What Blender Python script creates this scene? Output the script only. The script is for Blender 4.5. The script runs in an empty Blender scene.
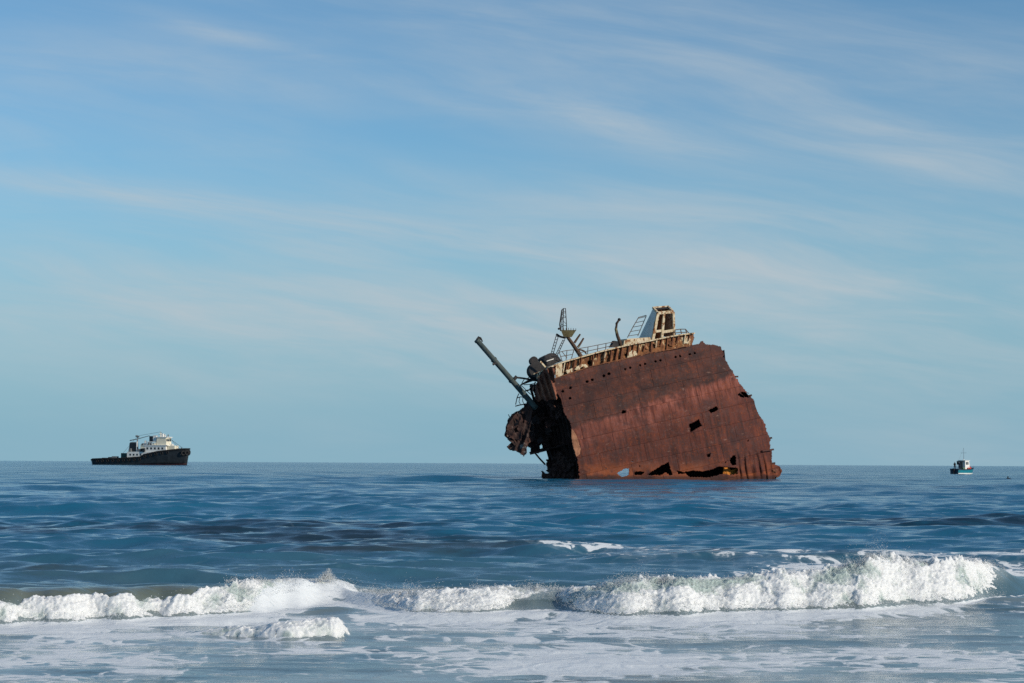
import bpy, bmesh, math, random
import numpy as np
from mathutils import Vector, Matrix

random.seed(7)
rng = np.random.default_rng(7)
scene = bpy.context.scene
col = scene.collection

# ------------------------------------------------------------------ camera
F = 1991.0                      # focal length in pixels of a 1024 wide picture
HC = 2.0                        # eye height above the mean water
ROLL = 0.0054
PITCH = math.atan((463.3 - 341.5) / F)
fwd = Vector((0, math.cos(PITCH), math.sin(PITCH)))
up0 = Vector((0, -math.sin(PITCH), math.cos(PITCH)))
right0 = Vector((1, 0, 0))
right = right0 * math.cos(ROLL) + up0 * math.sin(ROLL)
up = up0 * math.cos(ROLL) - right0 * math.sin(ROLL)
CAM = Vector((0, 0, HC))
cam_data = bpy.data.cameras.new('camera')
cam_data.sensor_width = 36.0
cam_data.lens = 36.0 * F / 1024.0
cam_data.clip_start = 0.5
cam_data.clip_end = 80000.0
cam = bpy.data.objects.new('camera', cam_data)
col.objects.link(cam)
m = Matrix.Identity(4)
for i in range(3):
    m[i][0] = right[i]; m[i][1] = up[i]; m[i][2] = -fwd[i]; m[i][3] = CAM[i]
cam.matrix_world = m
scene.camera = cam

# ------------------------------------------------------------------ light
SUN_AZ = math.radians(58)       # measured from straight behind the camera, to the right
SUN_EL = math.radians(24)
sun_dir = Vector((math.sin(SUN_AZ) * math.cos(SUN_EL), -math.cos(SUN_AZ) * math.cos(SUN_EL), math.sin(SUN_EL)))
sd = bpy.data.lights.new('sun', 'SUN')
sd.energy = 3.6
sd.angle = math.radians(0.53)
sd.color = (1.0, 0.90, 0.76)
sun = bpy.data.objects.new('sun', sd)
col.objects.link(sun)
sun.rotation_euler = sun_dir.to_track_quat('Z', 'Y').to_euler()
sun.location = (60, -40, 60)

def N(nt, t, **kw):
    n = nt.nodes.new(t)
    for k, v in kw.items():
        setattr(n, k, v)
    return n
def put(nt, node, key, v):
    if v is None:
        return
    s = node.inputs[key]
    if isinstance(v, bpy.types.NodeSocket):
        nt.links.new(v, s)
    else:
        if isinstance(v, (tuple, list)) and len(v) == 3 and s.type == 'RGBA':
            v = (*v, 1.0)
        s.default_value = v
def math_(nt, op, a, b=None, c=None, clamp=False):
    n = N(nt, 'ShaderNodeMath', operation=op, use_clamp=clamp)
    put(nt, n, 0, a); put(nt, n, 1, b); put(nt, n, 2, c)
    return n.outputs[0]
def vmath(nt, op, a, b=None):
    n = N(nt, 'ShaderNodeVectorMath', operation=op)
    put(nt, n, 0, a); put(nt, n, 1, b)
    return n.outputs[0]
def mixc(nt, f, a, b, bt='MIX'):
    n = N(nt, 'ShaderNodeMix', data_type='RGBA', blend_type=bt, clamp_factor=True)
    put(nt, n, 0, f); put(nt, n, 6, a); put(nt, n, 7, b)
    return n.outputs[2]
def noise(nt, vec, scale, detail=4, rough=0.55, dist=0.0, dim='3D'):
    n = N(nt, 'ShaderNodeTexNoise', noise_dimensions=dim)
    put(nt, n, 'Vector', vec); put(nt, n, 'Scale', scale); put(nt, n, 'Detail', detail)
    put(nt, n, 'Roughness', rough); put(nt, n, 'Distortion', dist)
    return n.outputs[0]
def ramp(nt, f, a, b, lo=0.0, hi=1.0, smooth=True):
    n = N(nt, 'ShaderNodeMapRange', interpolation_type='SMOOTHSTEP' if smooth else 'LINEAR')
    put(nt, n, 0, f); put(nt, n, 1, a); put(nt, n, 2, b); put(nt, n, 3, lo); put(nt, n, 4, hi)
    return n.outputs[0]
def scalev(nt, vec, s):
    n = N(nt, 'ShaderNodeMapping')
    put(nt, n, 'Vector', vec); put(nt, n, 'Scale', s)
    return n.outputs[0]

# ------------------------------------------------------------------ sky
world = bpy.data.worlds.new('World')
scene.world = world
world.use_nodes = True
wt = world.node_tree
wt.nodes.clear()
sky = N(wt, 'ShaderNodeTexSky', sky_type='NISHITA')
sky.sun_disc = False
sky.sun_elevation = SUN_EL
sky.sun_rotation = math.atan2(sun_dir.x, sun_dir.y)
sky.altitude = 0
sky.air_density = 1.0
sky.dust_density = 0.0
sky.ozone_density = 2.0
tc = N(wt, 'ShaderNodeTexCoord')
dirv = tc.outputs['Generated']
sep = N(wt, 'ShaderNodeSeparateXYZ'); wt.links.new(dirv, sep.inputs[0])
mp = N(wt, 'ShaderNodeMapping'); wt.links.new(dirv, mp.inputs[0])
mp.inputs['Rotation'].default_value = (0, math.radians(8), 0)
mp.inputs['Scale'].default_value = (3.2, 3.2, 17.0)
mp.inputs['Location'].default_value = (2.3, 0.7, 1.4)
warp = N(wt, 'ShaderNodeTexNoise'); wt.links.new(mp.outputs[0], warp.inputs['Vector'])
warp.inputs['Scale'].default_value = 0.9; warp.inputs['Detail'].default_value = 2
wv = vmath(wt, 'MULTIPLY', vmath(wt, 'SUBTRACT', warp.outputs['Color'], (0.5, 0.5, 0.5)), (1.2, 1.2, 1.6))
cvec = vmath(wt, 'ADD', mp.outputs[0], wv)
veil = ramp(wt, noise(wt, cvec, 0.75, 5, 0.55), 0.34, 0.72)
# cirrus: long streaks at their own bearings, frayed by filaments that run along the wind
ysafe = math_(wt, 'MAXIMUM', sep.outputs[1], 0.05)
SX = math_(wt, 'DIVIDE', sep.outputs[0], ysafe)
SZ = math_(wt, 'DIVIDE', sep.outputs[2], ysafe)
shear = math_(wt, 'MULTIPLY_ADD', SX, 0.17, SZ)
cf = N(wt, 'ShaderNodeCombineXYZ'); wt.links.new(SX, cf.inputs[0]); wt.links.new(shear, cf.inputs[1])
fv = vmath(wt, 'ADD', vmath(wt, 'MULTIPLY', cf.outputs[0], (7.0, 55.0, 1.0)), vmath(wt, 'MULTIPLY', vmath(wt, 'SUBTRACT', warp.outputs['Color'], (0.5, 0.5, 0.5)), (1.0, 3.0, 0.0)))
fil = ramp(wt, noise(wt, fv, 1.0, 7, 0.62, 0.25), 0.30, 0.74)
fil2 = ramp(wt, noise(wt, vmath(wt, 'MULTIPLY', fv, (0.5, 0.42, 1.0)), 1.0, 5, 0.6, 0.2), 0.32, 0.70)
STREAKS = [(110, 192, 200, 15, -0.107, 0.62), (630, 126, 140, 20, -0.28, 0.60), (930, 152, 190, 34, -0.26, 0.55), (230, 34, 90, 9, -0.25, 0.42), (250, 312, 560, 60, -0.06, 0.62),
           (880, 290, 420, 100, -0.05, 0.60), (860, 50, 420, 60, -0.1, 0.40), (420, 92, 60, 9, -0.25, 0.4), (520, 190, 380, 26, -0.10, 0.38), (90, 60, 200, 30, -0.1, 0.25), (560, 250, 420, 26, -0.08, 0.40)]
acc = None
for (sx_, sy_, L_, w_, m_, a_) in STREAKS:
    X0 = math_(wt, 'SUBTRACT', SX, (sx_ - 512) / F)
    Z0 = math_(wt, 'SUBTRACT', math_(wt, 'SUBTRACT', SZ, (463 - sy_) / F), math_(wt, 'MULTIPLY', X0, m_))
    e_ = math_(wt, 'ADD', math_(wt, 'POWER', math_(wt, 'MULTIPLY', X0, F / L_), 2.0), math_(wt, 'POWER', math_(wt, 'ABSOLUTE', math_(wt, 'MULTIPLY', Z0, F / w_)), 2.0))
    g_ = math_(wt, 'MULTIPLY', math_(wt, 'EXPONENT', math_(wt, 'MULTIPLY', e_, -1.0)), a_)
    acc = g_ if acc is None else math_(wt, 'ADD', acc, g_)
cl = math_(wt, 'MULTIPLY', acc, math_(wt, 'MULTIPLY_ADD', fil, 0.55, math_(wt, 'MULTIPLY_ADD', fil2, 0.45, 0.12)))
cl = math_(wt, 'ADD', cl, math_(wt, 'MULTIPLY', math_(wt, 'MULTIPLY', veil, math_(wt, 'MULTIPLY_ADD', fil, 0.6, 0.5)), 0.26))
cl = math_(wt, 'MINIMUM', cl, 0.85)
skyc = mixc(wt, 1.0, sky.outputs[0], (0.58, 0.90, 1.06), 'MULTIPLY')
# sea haze: a blue-grey layer of air that thickens towards the horizon all the way round
hz = ramp(wt, sep.outputs[2], 0.0, 0.19, 0.93, 0.0)
skyc = mixc(wt, hz, skyc, (2.15, 4.05, 5.35))
cloudc = (4.9, 5.5, 5.9)
bgc = mixc(wt, cl, skyc, cloudc)
bg = N(wt, 'ShaderNodeBackground')
wt.links.new(bgc, bg.inputs[0])
bg.inputs[1].default_value = 0.10
wo = N(wt, 'ShaderNodeOutputWorld')
wt.links.new(bg.outputs[0], wo.inputs[0])

vs = scene.view_settings
vs.view_transform = 'Standard'
vs.look = 'None'
vs.exposure = 0.0
vs.gamma = 1.0
vs.use_curve_mapping = False
scene.cycles.max_bounces = 6
scene.cycles.sample_clamp_indirect = 4.0
scene.cycles.use_denoising = False

# ------------------------------------------------------------------ helpers: pixels to places
def ray(px, py):
    return fwd * F + right * (px - 512.0) + up * (341.5 - py)
def ground(px, py):
    d = ray(px, py)
    t = -HC / d.z
    return CAM + d * t

# ------------------------------------------------------------------ helpers: noise
_r = np.random.default_rng(11)
_perm = np.concatenate([_r.permutation(256)] * 3)
_grad = _r.normal(size=(256, 3)); _grad /= np.linalg.norm(_grad, axis=1)[:, None]
def perlin(x, y, z=0.0):
    x = np.asarray(x, float); y = np.asarray(y, float); z = np.broadcast_to(np.asarray(z, float), x.shape)
    xi = np.floor(x).astype(int); yi = np.floor(y).astype(int); zi = np.floor(z).astype(int)
    xf = x - xi; yf = y - yi; zf = z - zi
    xi &= 255; yi &= 255; zi &= 255
    fx = xf * xf * xf * (xf * (xf * 6 - 15) + 10); fy = yf * yf * yf * (yf * (yf * 6 - 15) + 10); fz = zf * zf * zf * (zf * (zf * 6 - 15) + 10)
    out = 0.0
    for dx in (0, 1):
        for dy in (0, 1):
            for dz in (0, 1):
                g = _grad[_perm[_perm[_perm[xi + dx] + yi + dy] + zi + dz]]
                d = g[..., 0] * (xf - dx) + g[..., 1] * (yf - dy) + g[..., 2] * (zf - dz)
                out = out + d * (fx if dx else 1 - fx) * (fy if dy else 1 - fy) * (fz if dz else 1 - fz)
    return out * 1.5
def fbm(x, y, z=0.0, o=4, g=0.5):
    s = 0.0; a = 1.0; f = 1.0
    for i in range(o):
        s = s + a * perlin(np.asarray(x) * f + 17.3 * i, np.asarray(y) * f - 9.1 * i, np.asarray(z) * f + 3.7 * i); a *= g; f *= 2.03
    return s
def sstep(a, b, x):
    t = np.clip((x - a) / (b - a), 0, 1)
    return t * t * (3 - 2 * t)
def inpoly(px, py, poly):
    inside = np.zeros(px.shape, bool)
    n = len(poly); j = n - 1
    for i in range(n):
        xi, yi = poly[i]; xj, yj = poly[j]
        if yi != yj:
            c = ((yi > py) != (yj > py)) & (px < (xj - xi) * (py - yi) / (yj - yi) + xi)
            inside ^= c
        j = i
    return inside

# ------------------------------------------------------------------ helpers: objects
def tag(o, label=None, cat=None, group=None, kind=None):
    if label: o['label'] = label
    if cat: o['category'] = cat
    if group: o['group'] = group
    if kind: o['kind'] = kind
    return o
def empty(name, loc, rz=0.0):
    o = bpy.data.objects.new(name, None)
    col.objects.link(o); o.location = loc; o.rotation_euler = (0, 0, rz)
    o.empty_display_size = 0.3
    return o
def mesh_np(name, V, Q, mat, parent=None, smooth=False, attrs=None):
    me = bpy.data.meshes.new(name)
    V = np.asarray(V, np.float32); Q = np.asarray(Q, np.int32)
    nv, nf, k = len(V), len(Q), Q.shape[1]
    me.vertices.add(nv); me.vertices.foreach_set('co', V.ravel())
    me.loops.add(nf * k); me.loops.foreach_set('vertex_index', Q.ravel())
    me.polygons.add(nf); me.polygons.foreach_set('loop_start', np.arange(0, nf * k, k, dtype=np.int32))
    me.polygons.foreach_set('use_smooth', np.full(nf, smooth, dtype=bool))
    if attrs:
        for an, (at, arr) in attrs.items():
            a = me.attributes.new(an, at, 'POINT')
            a.data.foreach_set('vector' if at == 'FLOAT_VECTOR' else 'value', np.asarray(arr, np.float32).ravel())
    me.update()
    me.materials.append(mat)
    o = bpy.data.objects.new(name, me)
    col.objects.link(o)
    if parent: o.parent = parent
    return o
class MB:
    def __init__(s): s.v = []; s.f = []; s.off = Vector((0, 0, 0))
    def add(s, vs, fs):
        b = len(s.v); s.v += [tuple(v) for v in vs]; s.f += [tuple(i + b for i in f) for f in fs]; return s
    def box(s, x0, x1, y0, y1, z0, z1):
        return s.hexa([(x0, y0, z0), (x1, y0, z0), (x1, y1, z0), (x0, y1, z0), (x0, y0, z1), (x1, y0, z1), (x1, y1, z1), (x0, y1, z1)])
    def hexa(s, p):
        return s.add(p, [(3, 2, 1, 0), (4, 5, 6, 7), (0, 1, 5, 4), (1, 2, 6, 5), (2, 3, 7, 6), (3, 0, 4, 7)])
    def tube(s, pts, r, n=6, r2=None):
        pts = [Vector(p) for p in pts]
        k = len(pts); vs = []; fs = []
        for i, p in enumerate(pts):
            t = (pts[min(i + 1, k - 1)] - pts[max(i - 1, 0)]).normalized()
            a = t.cross(Vector((0.13, 0.29, 0.95)))
            if a.length < 1e-3: a = t.cross(Vector((1, 0, 0)))
            a.normalize(); b = t.cross(a)
            rr = r if r2 is None else r + (r2 - r) * i / (k - 1)
            for j in range(n):
                w = 2 * math.pi * j / n
                vs.append(p + a * (rr * math.cos(w)) + b * (rr * math.sin(w)))
        for i in range(k - 1):
            for j in range(n):
                fs.append((i * n + j, i * n + (j + 1) % n, (i + 1) * n + (j + 1) % n, (i + 1) * n + j))
        fs.append(tuple(range(n - 1, -1, -1))); fs.append(tuple((k - 1) * n + j for j in range(n)))
        return s.add(vs, fs)
    def bar(s, a, b, wid, thk, side):
        a = Vector(a); b = Vector(b); t = (b - a).normalized(); sd_ = Vector(side)
        sd_ = (sd_ - t * sd_.dot(t)).normalized(); nn = t.cross(sd_)
        p = []
        for q in (a, b):
            p += [q - sd_ * wid / 2 - nn * thk / 2, q + sd_ * wid / 2 - nn * thk / 2, q + sd_ * wid / 2 + nn * thk / 2, q - sd_ * wid / 2 + nn * thk / 2]
        return s.hexa(p)
    def ring(s, c, axis, r, n=20, r_t=0.1, m_=6):
        axis = Vector(axis).normalized(); a = axis.orthogonal().normalized(); b = axis.cross(a); c = Vector(c)
        vs = []; fs = []
        for i in range(n):
            w = 2 * math.pi * i / n; rad = a * math.cos(w) + b * math.sin(w)
            for j in range(m_):
                q = 2 * math.pi * j / m_
                vs.append(c + rad * (r + r_t * math.cos(q)) + axis * (r_t * math.sin(q)))
        for i in range(n):
            for j in range(m_):
                fs.append((i * m_ + j, i * m_ + (j + 1) % m_, ((i + 1) % n) * m_ + (j + 1) % m_, ((i + 1) % n) * m_ + j))
        return s.add(vs, fs)
    def ball(s, c, rx, ry=None, rz=None, nu=12, nv=8):
        ry = ry or rx; rz = rz or rx; c = Vector(c); vs = []; fs = []
        for i in range(nv + 1):
            th = math.pi * i / nv
            for j in range(nu):
                ph = 2 * math.pi * j / nu
                vs.append((c.x + rx * math.sin(th) * math.cos(ph), c.y + ry * math.sin(th) * math.sin(ph), c.z + rz * math.cos(th)))
        for i in range(nv):
            for j in range(nu):
                fs.append((i * nu + j, (i + 1) * nu + j, (i + 1) * nu + (j + 1) % nu, i * nu + (j + 1) % nu))
        return s.add(vs, fs)
    def build(s, name, mat, parent=None, origin=None, smooth=False):
        me = bpy.data.meshes.new(name)
        o_ = origin if origin is not None else Vector((0, 0, 0))
        me.from_pydata([(v[0] - o_[0], v[1] - o_[1], v[2] - o_[2]) for v in s.v], [], s.f)
        me.validate(); me.update()
        if smooth:
            me.polygons.foreach_set('use_smooth', [True] * len(me.polygons))
        me.materials.append(mat)
        o = bpy.data.objects.new(name, me); col.objects.link(o)
        if parent: o.parent = parent
        return o

# ------------------------------------------------------------------ materials
def new_mat(name):
    mt = bpy.data.materials.new(name); mt.use_nodes = True
    nt = mt.node_tree
    return mt, nt, nt.nodes['Principled BSDF']
def simple_mat(name, c, rough=0.6, metal=0.0, var=0.25, scale=1.5, spec=0.4, dirt=None, dirt_amt=0.5, bump=0.0):
    mt, nt, p = new_mat(name)
    g = N(nt, 'ShaderNodeNewGeometry').outputs['Position']
    n1 = noise(nt, g, scale, 6, 0.6)
    dark = tuple(x * (1 - var) for x in c); light = tuple(min(1, x * (1 + var)) for x in c)
    cc = mixc(nt, ramp(nt, n1, 0.3, 0.7), dark, light)
    if dirt:
        n2 = noise(nt, scalev(nt, g, (1, 1, 0.35)), scale * 0.8, 7, 0.65)
        cc = mixc(nt, ramp(nt, n2, 0.62 - dirt_amt * 0.3, 0.74 - dirt_amt * 0.3), cc, dirt)
    put(nt, p, 'Base Color', cc); put(nt, p, 'Roughness', rough); put(nt, p, 'Metallic', metal)
    put(nt, p, 'Specular IOR Level', spec)
    if bump:
        b = N(nt, 'ShaderNodeBump'); put(nt, b, 'Height', noise(nt, g, scale * 4, 6, 0.65)); put(nt, b, 'Strength', bump); put(nt, b, 'Distance', 0.05)
        nt.links.new(b.outputs[0], p.inputs['Normal'])
    return mt

def hull_mat():
    mt, nt, p = new_mat('rusted_hull_steel')
    st = N(nt, 'ShaderNodeAttribute', attribute_name='st').outputs['Vector']
    sp = N(nt, 'ShaderNodeSeparateXYZ'); nt.links.new(st, sp.inputs[0])
    s, t, k = sp.outputs
    tilt = math_(nt, 'MULTIPLY_ADD', s, 0.115, t)                 # paint line runs a little steeper than the sheer
    wob = math_(nt, 'MULTIPLY', math_(nt, 'SUBTRACT', noise(nt, st, 0.35, 7, 0.68), 0.5), 2.4)
    tl = math_(nt, 'ADD', tilt, wob)
    vst = scalev(nt, st, (1.7, 0.16, 1))                          # vertical runs
    streak = noise(nt, vst, 1.2, 8, 0.68)
    streak2 = noise(nt, scalev(nt, st, (5.5, 0.35, 1)), 1.0, 6, 0.7)
    blot = noise(nt, st, 0.35, 7, 0.62)
    fine = noise(nt, st, 3.2, 8, 0.72)
    top = mixc(nt, ramp(nt, blot, 0.36, 0.62), (0.040, 0.021, 0.018), (0.098, 0.038, 0.026))
    pink = mixc(nt, ramp(nt, streak, 0.35, 0.68), (0.108, 0.028, 0.017), (0.35, 0.130, 0.088))
    low = mixc(nt, ramp(nt, streak, 0.32, 0.7), (0.036, 0.012, 0.009), (0.125, 0.034, 0.019))
    c = mixc(nt, ramp(nt, tl, 6.5, 7.3), top, pink)
    c = mixc(nt, ramp(nt, math_(nt, 'ADD', tl, math_(nt, 'MULTIPLY', math_(nt, 'ADD', streak, blot), 4.0)), 11.2, 15.0), c, low)
    c = mixc(nt, math_(nt, 'MULTIPLY', ramp(nt, noise(nt, st, 0.7, 8, 0.7, 0.5), 0.50, 0.68), 0.42), c, (0.205, 0.058, 0.024))
    # rust orange towards the water, pale scuffs, dark weeps
    c = mixc(nt, math_(nt, 'MULTIPLY', ramp(nt, fine, 0.52, 0.70), 0.65), c, (0.27, 0.088, 0.030))
    c = mixc(nt, math_(nt, 'MULTIPLY', ramp(nt, streak2, 0.50, 0.68), 0.78), c, (0.034, 0.015, 0.012))
    c = mixc(nt, math_(nt, 'MULTIPLY', ramp(nt, noise(nt, st, 0.22, 8, 0.74), 0.48, 0.64), 0.72), c, (0.045, 0.022, 0.020))
    c = mixc(nt, math_(nt, 'MULTIPLY', ramp(nt, noise(nt, scalev(nt, st, (0.8, 1.5, 1)), 0.9, 9, 0.75), 0.60, 0.70), 0.5), c, (0.36, 0.25, 0.185))
    wl = math_(nt, 'MULTIPLY', ramp(nt, N_posz(nt), 0.6, 3.0, 1.0, 0.0), ramp(nt, blot, 0.40, 0.56))
    c = mixc(nt, math_(nt, 'MULTIPLY', wl, 0.66), c, (0.31, 0.090, 0.024))
    wet = ramp(nt, math_(nt, 'ADD', N_posz(nt), math_(nt, 'MULTIPLY', math_(nt, 'SUBTRACT', fine, 0.5), 0.9)), 0.30, 0.75, 0.8, 0.0)
    c = mixc(nt, wet, c, (0.030, 0.014, 0.010))                     # wet weedy band at the waterline
    # plate to plate difference
    c = mixc(nt, math_(nt, 'MULTIPLY', k, 0.22), c, (0.055, 0.024, 0.02))
    c = mixc(nt, 1.0, c, (1.02, 0.88, 0.90), 'MULTIPLY')
    put(nt, p, 'Base Color', c); put(nt, p, 'Roughness', ramp(nt, fine, 0.3, 0.7, 0.62, 0.92)); put(nt, p, 'Specular IOR Level', 0.3)
    b = N(nt, 'ShaderNodeBump'); put(nt, b, 'Height', math_(nt, 'ADD', fine, math_(nt, 'MULTIPLY', streak2, 0.6))); put(nt, b, 'Strength', 0.55); put(nt, b, 'Distance', 0.07)
    nt.links.new(b.outputs[0], p.inputs['Normal'])
    return mt
def N_posz(nt):
    g = N(nt, 'ShaderNodeNewGeometry').outputs['Position']
    s_ = N(nt, 'ShaderNodeSeparateXYZ'); nt.links.new(g, s_.inputs[0])
    return s_.outputs[2]
def rust_mat(name, a, b, c, paint=None, amt=0.0, scale=1.0):
    mt, nt, p = new_mat(name)
    g = N(nt, 'ShaderNodeNewGeometry').outputs['Position']
    n1 = noise(nt, g, 0.9 * scale, 7, 0.65); n2 = noise(nt, scalev(nt, g, (1, 1, 0.3)), 2.4 * scale, 7, 0.7)
    cc = mixc(nt, ramp(nt, n1, 0.35, 0.65), a, b)
    cc = mixc(nt, math_(nt, 'MULTIPLY', ramp(nt, n2, 0.5, 0.7), 0.7), cc, c)
    if paint:
        n3 = noise(nt, scalev(nt, g, (1, 1, 0.6)), 0.95 * scale, 8, 0.68, 0.4)
        cc = mixc(nt, ramp(nt, n3, 0.62 - 0.3 * amt, 0.68 - 0.3 * amt), cc, paint)
    put(nt, p, 'Base Color', cc); put(nt, p, 'Roughness', 0.82); put(nt, p, 'Specular IOR Level', 0.25)
    bm_ = N(nt, 'ShaderNodeBump'); put(nt, bm_, 'Height', n2); put(nt, bm_, 'Strength', 0.6); put(nt, bm_, 'Distance', 0.06)
    nt.links.new(bm_.outputs[0], p.inputs['Normal'])
    return mt
M = {}
M['hull'] = hull_mat()
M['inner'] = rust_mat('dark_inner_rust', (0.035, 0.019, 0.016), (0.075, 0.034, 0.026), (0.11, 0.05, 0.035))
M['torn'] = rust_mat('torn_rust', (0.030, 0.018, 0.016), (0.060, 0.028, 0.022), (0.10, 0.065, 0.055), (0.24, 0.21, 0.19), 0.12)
M['brown'] = rust_mat('brown_rust', (0.12, 0.045, 0.025), (0.26, 0.10, 0.045), (0.05, 0.022, 0.016))
M['orange'] = rust_mat('orange_rust', (0.11, 0.042, 0.020), (0.30, 0.125, 0.048), (0.05, 0.022, 0.014), (0.55, 0.40, 0.22), 0.22, 1.6)
M['cream'] = rust_mat('weathered_cream_paint', (0.56, 0.45, 0.28), (0.66, 0.56, 0.40), (0.40, 0.25, 0.11), (0.24, 0.10, 0.04), 0.36, 2.2)
M['greyblue'] = rust_mat('weathered_pale_paint', (0.74, 0.70, 0.62), (0.80, 0.76, 0.68), (0.62, 0.57, 0.48), (0.26, 0.18, 0.12), -0.2)
M['boom'] = rust_mat('grey_green_paint', (0.055, 0.075, 0.072), (0.085, 0.105, 0.098), (0.045, 0.035, 0.03), (0.10, 0.05, 0.03), 0.05)
M['dark'] = rust_mat('dark_weathered_metal', (0.022, 0.022, 0.024), (0.045, 0.04, 0.038), (0.09, 0.07, 0.06))
M['rail'] = rust_mat('rail_rust', (0.10, 0.075, 0.06), (0.16, 0.11, 0.08), (0.06, 0.04, 0.03))
M['mast'] = rust_mat('mast_rust', (0.06, 0.038, 0.028), (0.11, 0.06, 0.036), (0.04, 0.028, 0.022), (0.22, 0.19, 0.10), 0.05)
M['yellow'] = rust_mat('faded_yellow_paint', (0.17, 0.14, 0.07), (0.25, 0.21, 0.11), (0.09, 0.055, 0.03))
M['flap'] = rust_mat('fresh_flap_rust', (0.22, 0.10, 0.055), (0.34, 0.16, 0.09), (0.12, 0.05, 0.03))
M['peel'] = rust_mat('peeled_red_rust', (0.13, 0.045, 0.028), (0.30, 0.115, 0.065), (0.05, 0.022, 0.016))
M['flame'] = rust_mat('fresh_orange_rust', (0.42, 0.14, 0.02), (0.55, 0.20, 0.03), (0.2, 0.07, 0.02))

# sea water: deep blue, turning to sandy green in the shallows, with foam lying on it
def sea_mat():
    mt, nt, p = new_mat('sea_water')
    g = N(nt, 'ShaderNodeNewGeometry').outputs['Position']
    fo = N(nt, 'ShaderNodeAttribute', attribute_name='foam').outputs['Fac']
    sh = N(nt, 'ShaderNodeAttribute', attribute_name='shallow').outputs['Fac']
    far = N(nt, 'ShaderNodeAttribute', attribute_name='far').outputs['Fac']
    n0 = noise(nt, g, 0.05, 4, 0.6)
    swell_dark = N(nt, 'ShaderNodeAttribute', attribute_name='swell_dark').outputs['Fac']
    deep = mixc(nt, ramp(nt, n0, 0.35, 0.65), (0.011, 0.104, 0.190), (0.016, 0.132, 0.228))
    wd = ramp(nt, math_(nt, 'ADD', swell_dark, math_(nt, 'MULTIPLY', math_(nt, 'SUBTRACT', noise(nt, scalev(nt, g, (0.30, 1.0, 1.0)), 0.55, 8, 0.72), 0.5), 2.6)), 0.30, 0.95)
    deep = mixc(nt, math_(nt, 'MULTIPLY', wd, 0.85), deep, (0.010, 0.018, 0.030))       # darkness of the swell fronts painted into the water colour
    sand = mixc(nt, ramp(nt, noise(nt, g, 0.8, 4, 0.6), 0.3, 0.7), (0.095, 0.115, 0.082), (0.135, 0.15, 0.115))
    wc = mixc(nt, sh, deep, sand)
    # foam lace
    wp_ = vmath(nt, 'ADD', g, vmath(nt, 'MULTIPLY', vmath(nt, 'SUBTRACT', noise_col(nt, g, 1.1), (0.5, 0.5, 0.5)), (0.9, 0.9, 0.0)))
    big = noise(nt, scalev(nt, wp_, (0.55, 1.25, 1.0)), 0.85, 8, 0.66)
    vo = N(nt, 'ShaderNodeTexVoronoi', feature='DISTANCE_TO_EDGE'); put(nt, vo, 'Vector', wp_); put(nt, vo, 'Scale', 2.6)
    lace = ramp(nt, vo.outputs['Distance'], 0.02, 0.22, 1.0, 0.0)
    fine = noise(nt, scalev(nt, wp_, (0.7, 1.1, 1.0)), 3.6, 8, 0.72)
    dens = math_(nt, 'ADD', math_(nt, 'MULTIPLY', big, 1.0), math_(nt, 'ADD', math_(nt, 'MULTIPLY', lace, 0.16), math_(nt, 'MULTIPLY', fine, 0.75)))
    thr = math_(nt, 'SUBTRACT', 1.365, math_(nt, 'MULTIPLY', fo, 0.95))
    fm = ramp(nt, math_(nt, 'SUBTRACT', dens, thr), -0.015, 0.055)
    milky = math_(nt, 'MULTIPLY', ramp(nt, math_(nt, 'SUBTRACT', dens, thr), -0.25, 0.1), 0.30)
    milky = math_(nt, 'MAXIMUM', milky, math_(nt, 'MULTIPLY', math_(nt, 'MULTIPLY', fo, 1.05), ramp(nt, sh, 0.5, 0.8), None, True))
    wc2 = mixc(nt, milky, wc, (0.44, 0.53, 0.57))
    # ripples
    b1 = noise(nt, scalev(nt, g, (0.45, 1.3, 1)), 4.5, 6, 0.64)
    b2 = noise(nt, scalev(nt, g, (0.35, 1.0, 1)), 0.30, 6, 0.66)
    bump = N(nt, 'ShaderNodeBump'); put(nt, bump, 'Height', b1); put(nt, bump, 'Distance', 0.05); put(nt, bump, 'Strength', math_(nt, 'MULTIPLY_ADD', far, -0.1, 0.42))
    bump2 = N(nt, 'ShaderNodeBump'); put(nt, bump2, 'Height', b2); put(nt, bump2, 'Distance', 1.0); put(nt, bump2, 'Strength', math_(nt, 'MULTIPLY', far, 1.0))
    nt.links.new(bump.outputs[0], bump2.inputs['Normal'])
    put(nt, p, 'Base Color', wc2); put(nt, p, 'Roughness', math_(nt, 'ADD', math_(nt, 'MULTIPLY_ADD', far, 0.07, 0.03), math_(nt, 'MULTIPLY', ramp(nt, noise(nt, scalev(nt, g, (0.4, 1.0, 1.0)), 0.05, 6, 0.6), 0.35, 0.7), math_(nt, 'MULTIPLY', far, 0.14)))); put(nt, p, 'IOR', 1.333)
    nt.links.new(bump2.outputs[0], p.inputs['Normal'])
    fb = N(nt, 'ShaderNodeBsdfDiffuse'); put(nt, fb, 'Color', (0.82, 0.84, 0.84, 1))
    bump3 = N(nt, 'ShaderNodeBump'); put(nt, bump3, 'Height', dens); put(nt, bump3, 'Distance', 0.06); put(nt, bump3, 'Strength', 0.6)
    nt.links.new(bump3.outputs[0], fb.inputs['Normal'])
    mx = N(nt, 'ShaderNodeMixShader'); put(nt, mx, 0, math_(nt, 'MULTIPLY', fm, 0.85)); nt.links.new(p.outputs[0], mx.inputs[1]); nt.links.new(fb.outputs[0], mx.inputs[2])
    nt.links.new(mx.outputs[0], nt.nodes['Material Output'].inputs['Surface'])
    return mt
def noise_col(nt, vec, scale):
    n = N(nt, 'ShaderNodeTexNoise'); put(nt, n, 'Vector', vec); put(nt, n, 'Scale', scale); put(nt, n, 'Detail', 3)
    return n.outputs['Color']
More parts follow.
